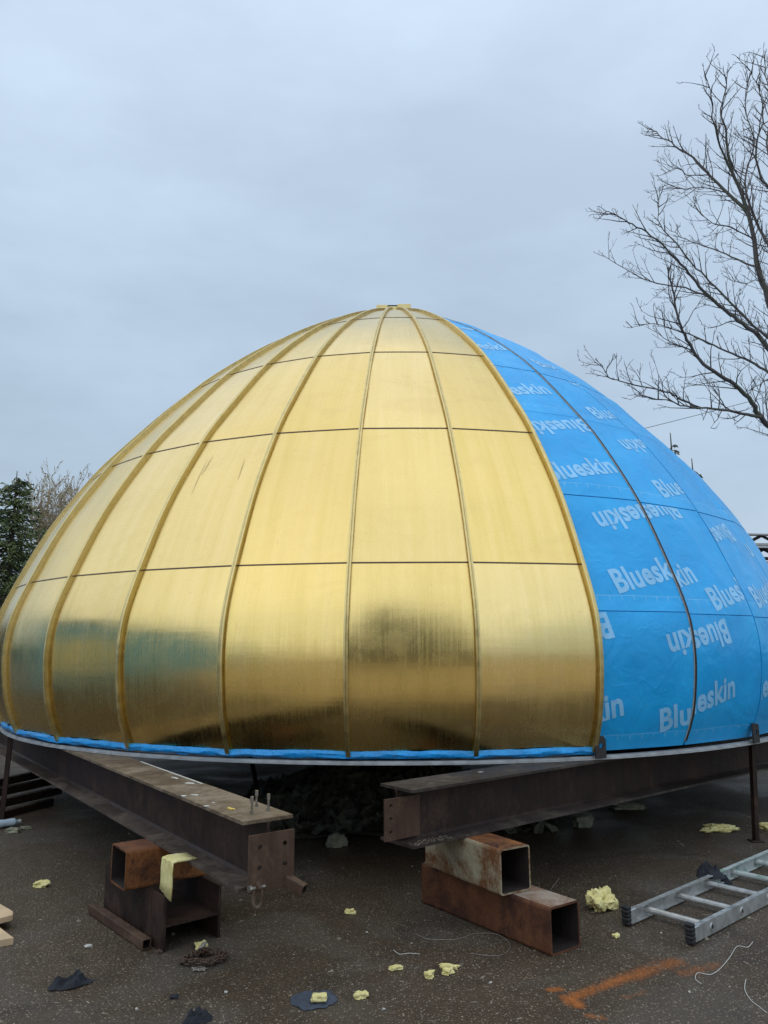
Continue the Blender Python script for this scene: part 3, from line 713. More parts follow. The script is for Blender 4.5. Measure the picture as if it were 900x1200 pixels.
dR = Vector((.775, .632, 0)).normalized(); nR = Vector((-.632, .775, 0)).normalized()
beamR = thing('steel_beam', (.15, 4.55, ZB0), 'nearly black I-beam running back right, its web end plate with one column of three holes', 'steel beam', 'beams carrying the dome')
beamR['_n'] = nR
A1 = at(480, 925.5, ZB1); A1b = at(488, 996.5, ZB0)
mid, _ = ibeam(beamR, ((A1.x+A1b.x)/2, (A1.y+A1b.y)/2), dR, 8.2, .29, BEAM, FLANGED, FLANGED, .0)
m0 = Vector((mid.x, mid.y, 0))
pm = plate_with_holes(m0-dR*.11-nR*.022+Vector((0, 0, .52)), dR, Vector((0, 0, 1)), .26, .225, .012, [(.045, .185), (.045, .115), (.045, .045)], .011); rel(pm.build('end_plate', PLATE), beamR)
for i, (u, v, a, b) in enumerate([(563, 905, .03, .012), (505, 918, .022, .005), (520, 915, .02, .005)]):
    o = flake('white_stain', (u, v), ZB1, WHITE if i == 0 else FOAMG, '', '', a, b, .5, .0015, i+30); T = o.location.copy()
    for k_ in ('label', 'category'): del o[k_]
    o.location = (0, 0, 0); o.data.transform(Matrix.Translation(T)); rel(o, beamR)
# pale grit on the right beam's lower flange
mb = MB(); random.seed(4)
for i in range(110):
    c = at(random.gauss(492, 9), 0, 1) if 0 else (A1b+dR*random.uniform(.02, .30)+nR*random.uniform(.015, .09)); c.z = ZB0+tf+.001
    s_ = random.uniform(.002, .006); mb.box(c+Vector((0, 0, s_/2)), (s_*1.6, s_, s_), Matrix.Rotation(random.random()*3, 3, 'Z'))
o = mb.build('grit', CHIPS); rel(o, beamR); o['kind'] = 'stuff'
del beamL['_n']; del beamR['_n']

# ------------------------------------------------------------ stacks under the beams
a = at(646, 1122, 0); b = at(676, 1108, 0); c = at(494.5, 1058.5, 0)
wd = (b-a).length; dT = (c-a).normalized(); X = Vector((-dT.y, dT.x, 0)); X = X if X.dot(b-a) > 0 else -X
wd = (b-a).dot(X); TH = .24
A = a+X*wd/2+Vector((0, 0, TH/2)); B = A+dT*(c-a).length
sqtube('steel_tube', A, B, wd, TH-.002, .012, RUST, 'longer all-rust square tube lying on the ground under the cream painted tube', 'steel tube', 'tubes blocking up the right beam', RUSTTOP)
a = at(587, 1051, TH); b = at(620, 1042, TH); c = at(498.6, 1015, TH)
dT = (c-a).normalized(); X = Vector((-dT.y, dT.x, 0)); X = X if X.dot(b-a) > 0 else -X; w2 = (b-a).dot(X)
A = a+X*w2/2+Vector((0, 0, TH+.0015+(ZB0-TH-.003)/2-TH)); A.z = TH+(ZB0-TH)/2; B = A+dT*(c-a).length; 
sqtube('steel_tube', A, B, w2, ZB0-TH-.003, .010, CREAM, 'shorter square tube with flaking cream paint, laid on the rusty tube', 'steel tube', 'tubes blocking up the right beam', ORUST)
# left stack: H offcut lying with its flanges upright
HB = .275
a = at(190, 1117, 0); c = at(121, 1069, 0); b = at(262, 1101, 0); dH = (c-a).normalized(); X = Vector((-dH.y, dH.x, 0)); X = X if X.dot(b-a) > 0 else -X; wH = (b-a).dot(X)
hb = thing('beam_offcut', a.lerp(c, .5)+X*wH/2, 'stubby dark H-section offcut with upright flanges under the rusty left channel', 'steel offcut')
lenH = (c-a).length
for nm, x0, x1, z0, z1 in (('flange', 0, .016, .001, HB), ('flange', wH-.016, wH, .001, HB), ('web', .017, wH-.017, HB*.44, HB*.44+.012)):
    mb = MB(); mb.prism([(x0, z0), (x0, z1), (x1, z1), (x1, z0)], a, a+dH*lenH, X, Vector((0, 0, 1))); rel(mb.build(nm, BEAM), hb)
# rusty channel across it
a = at(132, 1048, HB); c2 = at(191, 1036.5, HB); dC = (c2-a).normalized(); X2 = Vector((-dC.y, dC.x, 0)); wC = .24
hC = ZB0-HB-.002
Ac = a+X2*wC/2+Vector((0, 0, hC/2+.001)); Bc = Ac+dC*.78
sqtube('rusty_box_section', Ac+dC*.065, Bc, wC, hC, .010, ORUST, 'orange rusted box section wedged between the left beam and the dark offcut', 'steel tube', None, RUST)
mb = MB(); e0 = at(129, 1003, ZB0-.004)
A = at(118, 1069, 0); B = at(181, 1111, 0); d = (B-A).normalized(); 
sqtube('small_square_tube', A+Vector((0, 0, .03))-d*.02-X*.045, B+Vector((0, 0, .03))-X*.045, .05, .05, .005, PLATE, 'thin brown square bar on the ground along the dark offcut', 'steel tube')
# ------------------------------------------------------------ plywood at the left edge
def slab(px_list, z, th, m, name, label, cat, group=None, n=None):
    pts = [at(u, v, z+th) for u, v in px_list]; mb = MB(); n = len(pts)
    mb.add([Vector((p.x, p.y, zz)) for zz in (z+.001, z+th) for p in pts], [tuple(range(n-1, -1, -1)), tuple(range(n, 2*n))]+[(i, (i+1) % n, n+(i+1) % n, n+i) for i in range(n)])
    o = mb.build(name, m); c = sum((Vector(q.co) for q in o.data.vertices), Vector())/len(o.data.vertices); c.z = z; o.data.transform(Matrix.Translation(-c)); o.location = c; return tag(o, label, cat, group)
slab([(0, 1059), (15, 1068), (15, 1072), (-10, 1079), (-120, 1066), (-90, 1040)], .045, .03, PLY, 'wood_board', 'upper of two pale timber boards at the left edge of the ground', 'board')
slab([(-4, 1084), (16, 1099), (-30, 1107), (-140, 1095), (-110, 1070)], .0, .035, PLY, 'wood_board', 'lower of two pale timber boards at the left edge, pointed corner towards the beam', 'board')
# ------------------------------------------------------------ ladder
f1 = at(735, 1076, .035); f2 = at(812, 1100, .035); r1 = at(900, 1054, .035)
dN = (r1-f2).normalized(); dN.z = 0; xN = Vector((-dN.y, dN.x, 0)); LW = abs((f1-f2).dot(xN)); F2 = Vector((f2.x, f2.y, 0)); F1 = F2+xN*LW
lad = thing('ladder', F2, 'aluminium ladder lying flat on the ground, its far part smeared with green paint', 'ladder')
LL = 3.2; RH = .085; RW = .030
def rail(base, sgn, m, s0, s1, nm='rail'):
    mb = MB(); x = sgn
    poly = [(0, .008), (0, RH), (x*RW, RH), (x*RW, RH-.006), (x*.006, RH-.006), (x*.006, .014), (x*RW, .014), (x*RW, .008)]
    mb.prism(poly, base+dN*s0, base+dN*s1, xN, Vector((0, 0, 1))); return rel(mb.build(nm, m), lad)
rail(F2, 1, ALU, .03, LL); rail(F1, -1, ALU, .03, 1.05)
o = rail(F1, -1, GREENP, 1.052, LL); o['label'] = 'far rail section smeared with green paint'
rz_ = RH*.52
h1 = at(864, 1065, rz_); sp_ = .378
s_first = max(.1, (at(757, 1056, rz_)-F1).dot(dN)-.13)
nr_ = 0; s_ = s_first
while s_ < LL-.1:
    mb = MB(); A = F2+dN*s_+Vector((0, 0, rz_)); B = F1+dN*s_+Vector((0, 0, rz_))
    mb.tube([A+xN*.007, B-xN*.007], .0185, 10); m_ = ALU if nr_ < 3 else GREENP
    rg = rel(mb.build('rung', m_, smooth=True), lad)
    for E, sg in ((A, -1), (B, 1)):
        mb = MB(); n = 14
        vs_ = [E+xN*sg*dd+(dN*math.cos(2*math.pi*i/n)+Vector((0, 0, 1))*math.sin(2*math.pi*i/n))*rr for rr, dd in ((.023, .0003), (.021, .004), (.013, .004), (.012, -.01)) for i in range(n)]
        mb.add(vs_, [(k_*n+i, k_*n+(i+1) % n, (k_+1)*n+(i+1) % n, (k_+1)*n+i) for k_ in range(3) for i in range(n)]+[tuple(3*n+i for i in range(n))])
        ob = rel(mb.build('rung_ferrule', ALU, smooth=True), lad); ob.parent = rg
        mb = MB(); ce = E+xN*sg*.0016; mb.add([ce]+[ce+(dN*math.cos(2*math.pi*i/n)+Vector((0, 0, 1))*math.sin(2*math.pi*i/n))*.0135 for i in range(n)], [(0, i+1, (i+1) % n+1) for i in range(n)])  # flat dark disc painting the shade inside the hollow rung
        ob = rel(mb.build('bore_shade_disc', INNER), lad); ob.parent = rg
    s_ += sp_; nr_ += 1
for base, sg in ((F2, 1), (F1, -1)):
    mb = MB(); M = rot_to(dN)
    mb.bbox(base+dN*.045+xN*sg*.014+Vector((0, 0, .048)), (.036, .06, .080), M, .004); rel(mb.build('foot_bracket', ALU), lad)
    mb = MB()
    for i in range(5): mb.bbox(base+dN*(-.004+.0)+xN*sg*.012+Vector((0, 0, .018+i*.021)), (.046, .034+.006*(i % 2), .019), M, .004)
    mb.bbox(base+dN*.012+xN*sg*.012+Vector((0, 0, .058)), (.036, .02, .10), M, .003)
    rel(mb.build('rubber_foot', RUBBER), lad)
# ------------------------------------------------------------ crumpled and lumpy things
def lump(name, px, size, m, label, cat, seed, group=None, z=0, rz=0., flat=.5, rough=.45, blocky=.5):
    bm = bmesh.new(); bmesh.ops.create_icosphere(bm, subdivisions=4 if size[0] > .05 else 2, radius=1)
    for q in bm.verts:
        p = q.co.copy(); mx = max(abs(p.x), abs(p.y), abs(p.z)); p = p.lerp(p/mx*.8, blocky)
        s_ = 1+rough*.20*noise.noise(p*4.5+Vector((seed, 1, 2)))+rough*noise.noise(p*1.3+Vector((seed*5.1, 0, seed)))+rough*.4*noise.noise(p*3.7+Vector((0, seed*3.1, 0)))
        cr = noise.noise(p*2.2+Vector((seed, seed, 0))); s_ -= .25*max(0, cr-.15)
        q.co = Vector((p.x*s_*size[0]/2, p.y*s_*size[1]/2, p.z*s_*size[2]/2))
    mz = min(q.co.z for q in bm.verts); cut = mz*.55
    for q in bm.verts: q.co.z = max(q.co.z, cut)-cut
    mb = MB(); mb.addbm(bm); o = mb.build(name, m, smooth=True); c = at(*px, z); o.location = (c.x, c.y, z+.001); o.rotation_euler = (0, 0, rz); return tag(o, label, cat, group)
G = 'scraps of yellow foam'
for i, (px, sz, rz, lab) in enumerate([
    ((705, 1066), (.17, .13, .14), .3, 'largest crumpled yellow foam lump, beside the ladder foot'),
    ((842, 974), (.30, .13, .07), .1, 'long wavy pale foam slab beside the right dome leg'),
    ((899, 971), (.14, .12, .06), .6, 'yellow foam piece cut by the right edge behind the ladder'),
    ((423, 1169), (.07, .045, .035), .2, 'small foam block just right of the navy cloth'),
    ((404+60, 1136), (.075, .035, .025), .5, 'torn foam strip lying left of the three foam bits in the middle'),
    ((503, 1145), (.055, .045, .035), 1.2, 'pale foam crumb front left of the foam pair in the middle'),
    ((527, 1135), (.105, .028, .025), -.2, 'thin foam sliver at the back of the foam pair in the middle'),
    ((525, 1141), (.060, .045, .035), .9, 'chunky foam crumb in front of the thin foam sliver'),
    ((411, 1071), (.065, .045, .035), .1, 'foam crumb alone on the ground between the two steel stacks'),
    ((48, 1039), (.105, .07, .045), .2, 'yellow foam scrap on the left near the timber boards'),
    ((722, 1098), (.05, .04, .025), .8, 'tiny yellow foam crumb in front of the largest foam lump'),
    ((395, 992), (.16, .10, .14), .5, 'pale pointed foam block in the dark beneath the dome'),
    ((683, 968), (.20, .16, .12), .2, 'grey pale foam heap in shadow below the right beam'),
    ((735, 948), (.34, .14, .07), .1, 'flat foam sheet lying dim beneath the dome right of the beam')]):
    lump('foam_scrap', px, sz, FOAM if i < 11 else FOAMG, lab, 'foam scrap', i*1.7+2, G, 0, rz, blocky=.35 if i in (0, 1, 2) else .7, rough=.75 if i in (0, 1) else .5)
lump('foam_scrap', (237, 1112), (.06, .10, .035), FOAM, 'twisted yellow foam scrap beside the rusty chain', 'foam scrap', 33.3, G, 0, .4, rough=.8)
def cloth(name, px, size, m, label, seed, amp, rz=0., z=0, cat='cloth', dz=None):
    n = 26; mb = MB()
    for i in range(n+1):
        for j in range(n+1):
            u, v = i/n*2-1, j/n*2-1; k_ = max(abs(u), abs(v))/max(1e-6, math.hypot(u, v)); x, y = u*k_, v*k_
            rr = 1+.38*noise.noise(Vector((x*1.2+seed, y*1.2, seed*2)))
            ed = 1-max(abs(u), abs(v)); p = Vector((x*3+seed, y*3, seed))
            hz = amp*(.25+1.0*max(0, .45+noise.noise(p*.55))+.55*(.35-abs(noise.noise(p*.9))))*min(1, .06+ed*2.2)+.003
            mb.v.append((x*rr*size[0]/2+noise.noise(p*1.5)*size[0]*.05, y*rr*size[1]/2+noise.noise(p*1.7+Vector((5, 5, 5)))*size[1]*.05, hz))
    for i in range(n):
        for j in range(n): mb.f.append((i*(n+1)+j, (i+1)*(n+1)+j, (i+1)*(n+1)+j+1, i*(n+1)+j+1))
    o = mb.build(name, m, smooth=True); c = at(*px, z); o.location = (c.x, c.y, z); o.rotation_euler = (0, 0, rz); return tag(o, label, cat)
cloth('cloth_rag', (368, 1173), (.20, .20), RAGN, 'navy blue cloth rag spread flat under a pale foam block', 3.3, .018)
o = lump('foam_scrap', (374, 1172), (.082, .055, .035), FOAM, 'rectangular foam block resting on the navy cloth rag', 'foam scrap', 41, G, .02, 0, blocky=.95, rough=.25)
cloth('cloth_rag', (83, 1155), (.19, .10), RAGK, 'crumpled black rag on the ground at lower left', 7.1, .05, .5)
cloth('cloth_rag', (229, 1197), (.12, .08), RAGK, 'black rag cut by the bottom edge of the photo', 9.4, .04, .2)
cloth('work_glove', (832, 1028), (.22, .15), RAGK, 'black cloth bundle draped over the ladder rail and third rung', 12.4, .075, .3, RH-.03)
cloth('cloth_rag', (843, 1034), (.16, .08), RAGK, 'black cloth strip on the ground between the ladder rungs', 15.2, .035, -.4)
lump('dark_lump', (204, 1170), (.045, .03, .022), RAGK, 'small black rectangular chip in front of the chain', 'debris', 5.5, None, 0, .1, blocky=.95)
lump('dark_lump', (186, 1117), (.05, .035, .022), CHAIN, 'rusty steel nub at the near end of the thin square bar', 'debris', 8.5, None, 0, .4)
lump('white_scrap', (104, 1110), (.05, .03, .018), WHITE, 'white scrap on the ground in front of the thin square bar', 'debris', 9.5, None, 0, .4, blocky=.9)
# yellow foam strip draped over the beam's lower flange
fl = thing('foam_strip', at(205, 1010, ZB0), 'bright yellow foam strip folded over the edge of the left beam flange', 'foam strip')
e0 = at(193.5, 1004.5, ZB0+tf); e1 = at(204.5, 1010.5, ZB0+tf); dd = (e1-e0); 
mb = MB(); rows_ = [(nL*.115, .003), (nL*.06, .006), (nL*.01, .006), (-nL*.014, .000), (-nL*.018, -.05), (-nL*.016, -.11), (-nL*.020, -.165)]
n = 8
for i, (o_, dz) in enumerate(rows_):
    for j in range(n+1):
        jj = j/n; p = e0+dd*1.15*jj+o_+Vector((0, 0, dz+noise.noise(Vector((i*1.1, j*.7, 3)))*.006)); 
        if i == 6: p.z += (.5-jj)*.03
        mb.v.append(tuple(p))
for i in range(len(rows_)-1):
    for j in range(n): mb.f.append((i*(n+1)+j, i*(n+1)+j+1, (i+1)*(n+1)+j+1, (i+1)*(n+1)+j))
o = mb.build('strip_sheet', FOAM, smooth=True); rel(o, fl); md = o.modifiers.new('solid', 'SOLIDIFY'); md.thickness = .008; md.offset = 0
# chain heap: links laid in a tangle
random.seed(21)
ch = thing('chain', at(240, 1127), 'rusty steel chain heaped on the ground in front of the dark offcut', 'chain')
def link_mesh():
    mb = MB(); pts = []
    for i in range(16):
        a = 2*math.pi*i/16; x = .011*math.cos(a); y = .011*math.sin(a)+(.010 if math.sin(a) >= 0 else -.010); pts.append((x, y, 0))
    pts.append(pts[0]); pts.append(pts[1]); mb.tube(pts, .0042, 5, False); return mb
first = None; px_ = Vector((0, 0, 0)); c0 = Vector(ch.location)
for i in range(62):
    t = i/62*math.pi*2*2.6; rx = .115*(.45+.55*abs(math.sin(t*.37+.5))); x = rx*math.cos(t)+.01*math.sin(t*3); y = .085*(.5+.5*abs(math.cos(t*.29)))*math.sin(t); zz = .008+.010*(i//20)+random.uniform(0, .008)
    if first is None: o = link_mesh().build('chain_link', CHAIN, smooth=True); first = o
    else: o = first.copy(); C.objects.link(o)
    o.parent = ch; d = Vector((-math.sin(t)*rx, .085*math.cos(t), 0)); o.location = (x, y, zz)
    o.rotation_euler = (random.uniform(-.3, .3), (1.3 if i % 2 else .15)+random.uniform(-.2, .2), math.atan2(d.y, d.x)-math.pi/2)
hk = MB(); a = at(228, 1121, .02); b = at(240, 1106, .03); hk.tube([a, b], .013, 8); o = tag(hk.build('metal_sleeve', ALU, smooth=True), 'short pale metal sleeve leaning on the rusty chain', 'sleeve'); cc = a.copy(); o.data.transform(Matrix.Translation(-cc)); o.location = cc
lump('steel_ring', (233, 1137), (.07, .035, .018), BOLT, 'pale worn metal hook at the front of the chain heap', 'hook', 6.1, None, .002, 0, blocky=.1)
# strings and wires on the ground
def cord(px, r_, m, name, label, cat, z=.004, sub=5):
    pts = [at(u, v, z) for u, v in px]; P = []
    for i in range(len(pts)-1):
        p0, p1, p2, p3 = pts[max(0, i-1)], pts[i], pts[i+1], pts[min(len(pts)-1, i+2)]
        for s_ in range(sub):
            t = s_/sub; P.append(.5*((2*p1)+(-p0+p2)*t+(2*p0-5*p1+4*p2-p3)*t*t+(-p0+3*p1-3*p2+p3)*t**3))
    P.append(pts[-1]); mb = MB(); mb.tube(P, r_, 5); o = mb.build(name, m, smooth=True); c = P[0].copy(); c.z = 0; o.data.transform(Matrix.Translation(-c)); o.location = c; return tag(o, label, cat)
cord([(882, 1104), (876, 1110), (864, 1109), (855, 1122), (843, 1136), (832, 1142), (818, 1140), (815, 1147), (822, 1153)], .0016, STRING, 'string', 'white curly string on the ground in front of the ladder', 'string')
cord([(874, 1148), (873, 1160), (880, 1172), (890, 1180), (899, 1187)], .0015, STRING, 'string', 'short white string at the lower right corner', 'string')
cord([(487, 1094), (500, 1100), (520, 1101), (538, 1100), (556, 1094), (578, 1094), (592, 1100), (598, 1110), (588, 1119), (572, 1120), (552, 1117)], .0014, WIRE, 'thin_wire', 'thin looping wire on the ground in front of the rusty tube', 'wire')
cord([(461, 1113), (468, 1118), (480, 1117), (492, 1118)], .0015, STRING, 'string', 'short pale string above the foam strip in the middle', 'string')
cord([(645, 1043), (650, 1036), (655, 1030)], .0014, WIRE, 'thin_wire', 'short bent wire standing behind the end of the rusty tube', 'wire', .02)
# bottle left
bt = thing('plastic_bottle', at(5, 968), 'crushed clear plastic bottle lying beside the left dome leg', 'bottle')
a = at(-4, 966, .04); b = at(17, 963, .04); d = (b-a).normalized()
mb = MB(); L_ = .20; mb.tube([a+d*L_*t for t in (0, .02, .25, .3, .55, .75, .86, .93)], [.028, .034, .034, .031, .034, .033, .015, .013], 12); rel(mb.build('bottle_body', BOTTLE, smooth=True), bt)
mb = MB(); mb.tube([a+d*L_*.93, a+d*L_*1.02], .016, 10); rel(mb.build('cap', WHITE), bt)
lump('stone', (14, 976), (.14, .08, .05), FOAMG, 'flat grey rubble piece in front of the plastic bottle', 'rubble', 61, 'rubble by the left leg', 0, .2, rough=.5)
lump('stone', (30, 972), (.10, .06, .035), FOAMG, 'small grey rubble piece right of the plastic bottle', 'rubble', 62, 'rubble by the left leg', 0, .7, rough=.5)
# bars lying behind the left leg, under the dome
for i, (p0, p1, hz, lab) in enumerate([((-60, 972), (60, 940), .03, 'lowest front steel bar of the bundle behind the left leg'), ((-60, 955), (70, 926), .11, 'middle steel bar of the bundle behind the left leg'), ((-60, 941), (60, 915), .19, 'upper steel bar of the bundle behind the left leg'), ((-60, 930), (50, 906), .27, 'topmost steel bar of the bundle behind the left leg')]):
    A = at(*p0, hz); B = at(*p1, hz); sqtube('steel_bar', A, B, .07, .075, .006, BEAM, lab, 'steel bar', 'steel bars behind the left leg', FLANGED)
# dead leaves and rubble heap under the dome
random.seed(31); mb = MB()
for i in range(3600):
    x = random.uniform(-1.4, 1.5); y = random.uniform(7.0, 9.2); hgt = .55*math.exp(-((x+.05)/.9)**2)*math.exp(-((y-8.3)/.7)**2)+.10*noise.noise(Vector((x*2, y*2, 1)))
    z = max(.004, hgt); 
    if hgt < .02 and random.random() < .8: continue
    s_ = random.uniform(.03, .13); n = Vector((random.uniform(-1, 1), random.uniform(-1.2, .2), random.uniform(.2, 1))).normalized(); a = n.orthogonal().normalized(); a = Matrix.Rotation(random.random()*6.28, 3, n) @ a; b = n.cross(a)
    c = Vector((x, y, z+random.uniform(0, .03))); mb.add([c+a*s_, c+b*s_*.55+n*.01, c-a*s_, c-b*s_*.55+n*.01], [(0, 1, 2), (0, 2, 3)])
n = 30
vs_ = []
for i in range(n+1):
    for j in range(n+1):
        x = -1.7+3.3*i/n; y = 6.8+2.8*j/n; vs_.append((x, y, max(-.02, .55*math.exp(-((x+.05)/.9)**2)*math.exp(-((y-8.3)/.7)**2)+.10*noise.noise(Vector((x*2, y*2, 1)))-.012)))
mb.add(vs_, [(i*(n+1)+j, (i+1)*(n+1)+j, (i+1)*(n+1)+j+1, i*(n+1)+j+1) for i in range(n) for j in range(n)])
o = mb.build('leaf_heap', LITTER, fix=False); o['kind'] = 'stuff'; tag(o, 'dark heap of dead leaves and rubble in the shade beneath the dome', 'leaf heap')
# loose chips scattered on the asphalt
random.seed(41); mb = MB()
for i in range(5200):
    y = 2.6+random.random()**1.4*7; x = random.uniform(-.62, .62)*y; s_ = random.choice([.0025, .003, .004, .005]) * (1 if random.random() < .985 else 2.4)
    z = s_*.3; a = random.random()*6.28; c, s = math.cos(a), math.sin(a); k_ = random.uniform(.5, 1.6) if random.random() < .9 else 4
    P = [(-s_*k_, -s_, 0), (s_*k_, -s_*.8, 0), (s_*k_*.8, s_, 0), (-s_*k_*.7, s_*.9, 0), (random.uniform(-.3, .3)*s_, 0, s_*.9)]
    mb.add([(x+p[0]*c-p[1]*s, y+p[0]*s+p[1]*c, p[2]+.0005) for p in P], [(0, 1, 4), (1, 2, 4), (2, 3, 4), (3, 0, 4)])
o = mb.build('loose_chips', CHIPS, fix=False); o['kind'] = 'stuff'; tag(o, 'pale grit and chips scattered over the asphalt', 'grit')
# larger scattered scraps that can be told apart
random.seed(43)
spots = [((265, 1163), 'pale grit chip midway between the chain and the navy cloth'), ((430, 1093), 'pale grit chip on bare asphalt between the two steel stacks'), ((575, 1152), 'pale grit chip between the foam pair and the orange paint'), ((775, 1094), 'pale grit chip just in front of the ladder foot gap'), ((152, 1093), 'pale grit chip left of the thin square bar'),
  ((450, 1183), 'pale grit chip near the bottom edge right of the small foam block'), ((160, 1183), 'pale grit chip near the bottom edge right of the crumpled black rag'), ((808, 1163), 'pale grit chip between the orange arrow and the lower right string')]
for i, (px, lab) in enumerate(spots):
    lump('stone_chip', px, (.018, .012, .008), WHITE, lab, 'chip', i*2.3+70, 'pale chips loose on the asphalt', 0, random.random()*3, blocky=.8)
# orange spray paint
def paint_mat():
    m, t, b = mat('orange_marking_paint'); uv = coords(t, 'UV'); v = coords(t)
    sp = N(t, 'ShaderNodeSeparateXYZ'); t.links.new(uv, sp.inputs[0])
    n = noise_(t, v, 60, 5, .75); nb_ = noise_(t, v, 7, 4, .6)
    a = N(t, 'ShaderNodeMath', operation='MULTIPLY_ADD'); t.links.new(n, a.inputs[0]); a.inputs[1].default_value = 1.5; t.links.new(sp.outputs[0], a.inputs[2])
    a2 = N(t, 'ShaderNodeMath', operation='MULTIPLY_ADD'); t.links.new(nb_, a2.inputs[0]); a2.inputs[1].default_value = .9; t.links.new(a.outputs[0], a2.inputs[2])
    al = mapr(t, a2.outputs[0], 1.45, 2.6, 0, .80)
    b.inputs['Base Color'].default_value = (.62, .18, .025, 1); b.inputs['Roughness'].default_value = .75
    t.links.new(al, b.inputs['Alpha']); return m
ORANGE = paint_mat()
def spray(strokes):
    mb = MB(); uv = []; X0, X1, Y0, Y1 = .55, 2.1, 3.3, 4.6; n = 110
    segs = [(at(*a, .003).xy, at(*b, .003).xy, w_, d_) for a, b, w_, d_ in strokes]
    for i in range(n+1):
        for j in range(n+1):
            p = Vector((X0+(X1-X0)*i/n, Y0+(Y1-Y0)*j/n)); den = 0
            for A, B, w_, d_ in segs:
                ab = B-A; t = max(0, min(1, (p-A).dot(ab)/max(1e-9, ab.length_squared))); dist = (A+ab*t-p).length; den = max(den, d_*math.exp(-(dist/w_)**2))
            mb.v.append((p.x, p.y, .0025)); uv.append((den, 0))
    for i in range(n):
        for j in range(n):
            q = [(i*(n+1)+j), ((i+1)*(n+1)+j), ((i+1)*(n+1)+j+1), (i*(n+1)+j+1)]
            if max(uv[k_][0] for k_ in q) > .02: mb.f.append(tuple(q))
    me_v = mb.v; o = mb.build('spray_paint_mark', ORANGE, uv=uv, fix=False); c = at(700, 1140); c.z = 0
    o.data.transform(Matrix.Translation(-c)); o.location = c; return o
o = spray([((668, 1170), (735, 1145), .048, .78), ((735, 1145), (790, 1127), .07, .62), ((668, 1170), (678, 1178), .035, 1.0), ((646, 1160), (655, 1159), .03, .9), ((660, 1168), (666, 1176), .03, .8), ((800, 1140), (840, 1131), .05, .5), ((735, 1168), (755, 1163), .03, .5), ((690, 1190), (706, 1192), .03, .6)])
tag(o, 'faint orange spray painted arrow on the asphalt in front of the ladder', 'paint mark')

# ------------------------------------------------------------ trees
def grow(mbs, p, d, length, r_, depth, rnd, minr=.004, curl=.25, up=.15, twig_scale=1.0):
    """a twig that wanders, with side twigs"""
    n = max(3, int(length/.16)); pts = [Vector(p)]; dd = Vector(d).normalized()
    for i in range(n):
        dd = (dd+Vector((rnd.gauss(0, curl), rnd.gauss(0, curl), rnd.gauss(0, curl)+up*.5))*.45).normalized(); pts.append(pts[-1]+dd*length/n)
    mbs.tube(pts, [max(minr, r_*(1-.75*i/n)) for i in range(n+1)], 4 if r_ > .008 else 3, False)
    if depth > 0:
        k_ = int(max(2, length/.20*twig_scale))
        for i in range(k_):
            f = .2+.8*(i+rnd.random())/k_; idx = min(n-1, int(f*n)); q = pts[idx].lerp(pts[idx+1], f*n-idx) if idx < n else pts[-1]
            t = (pts[min(n, idx+1)]-pts[idx]).normalized(); side = t.orthogonal().normalized(); side = Matrix.Rotation(rnd.random()*6.28, 3, t) @ side
            nd = t*.75+side*rnd.uniform(.6, 1.0)+Vector((0, 0, up*1.4))
            grow(mbs, q, nd, length*rnd.uniform(.28, .55)*(1.1-f*.4), r_*.55, depth-1, rnd, minr, curl, up, twig_scale)
rnd = random.Random(17)
TY = 13.5
tree = thing('bare_tree', atY(1040, 870, TY), 'large leafless deciduous tree reaching in from the right above the blue side', 'tree')
tree.location.z = 0
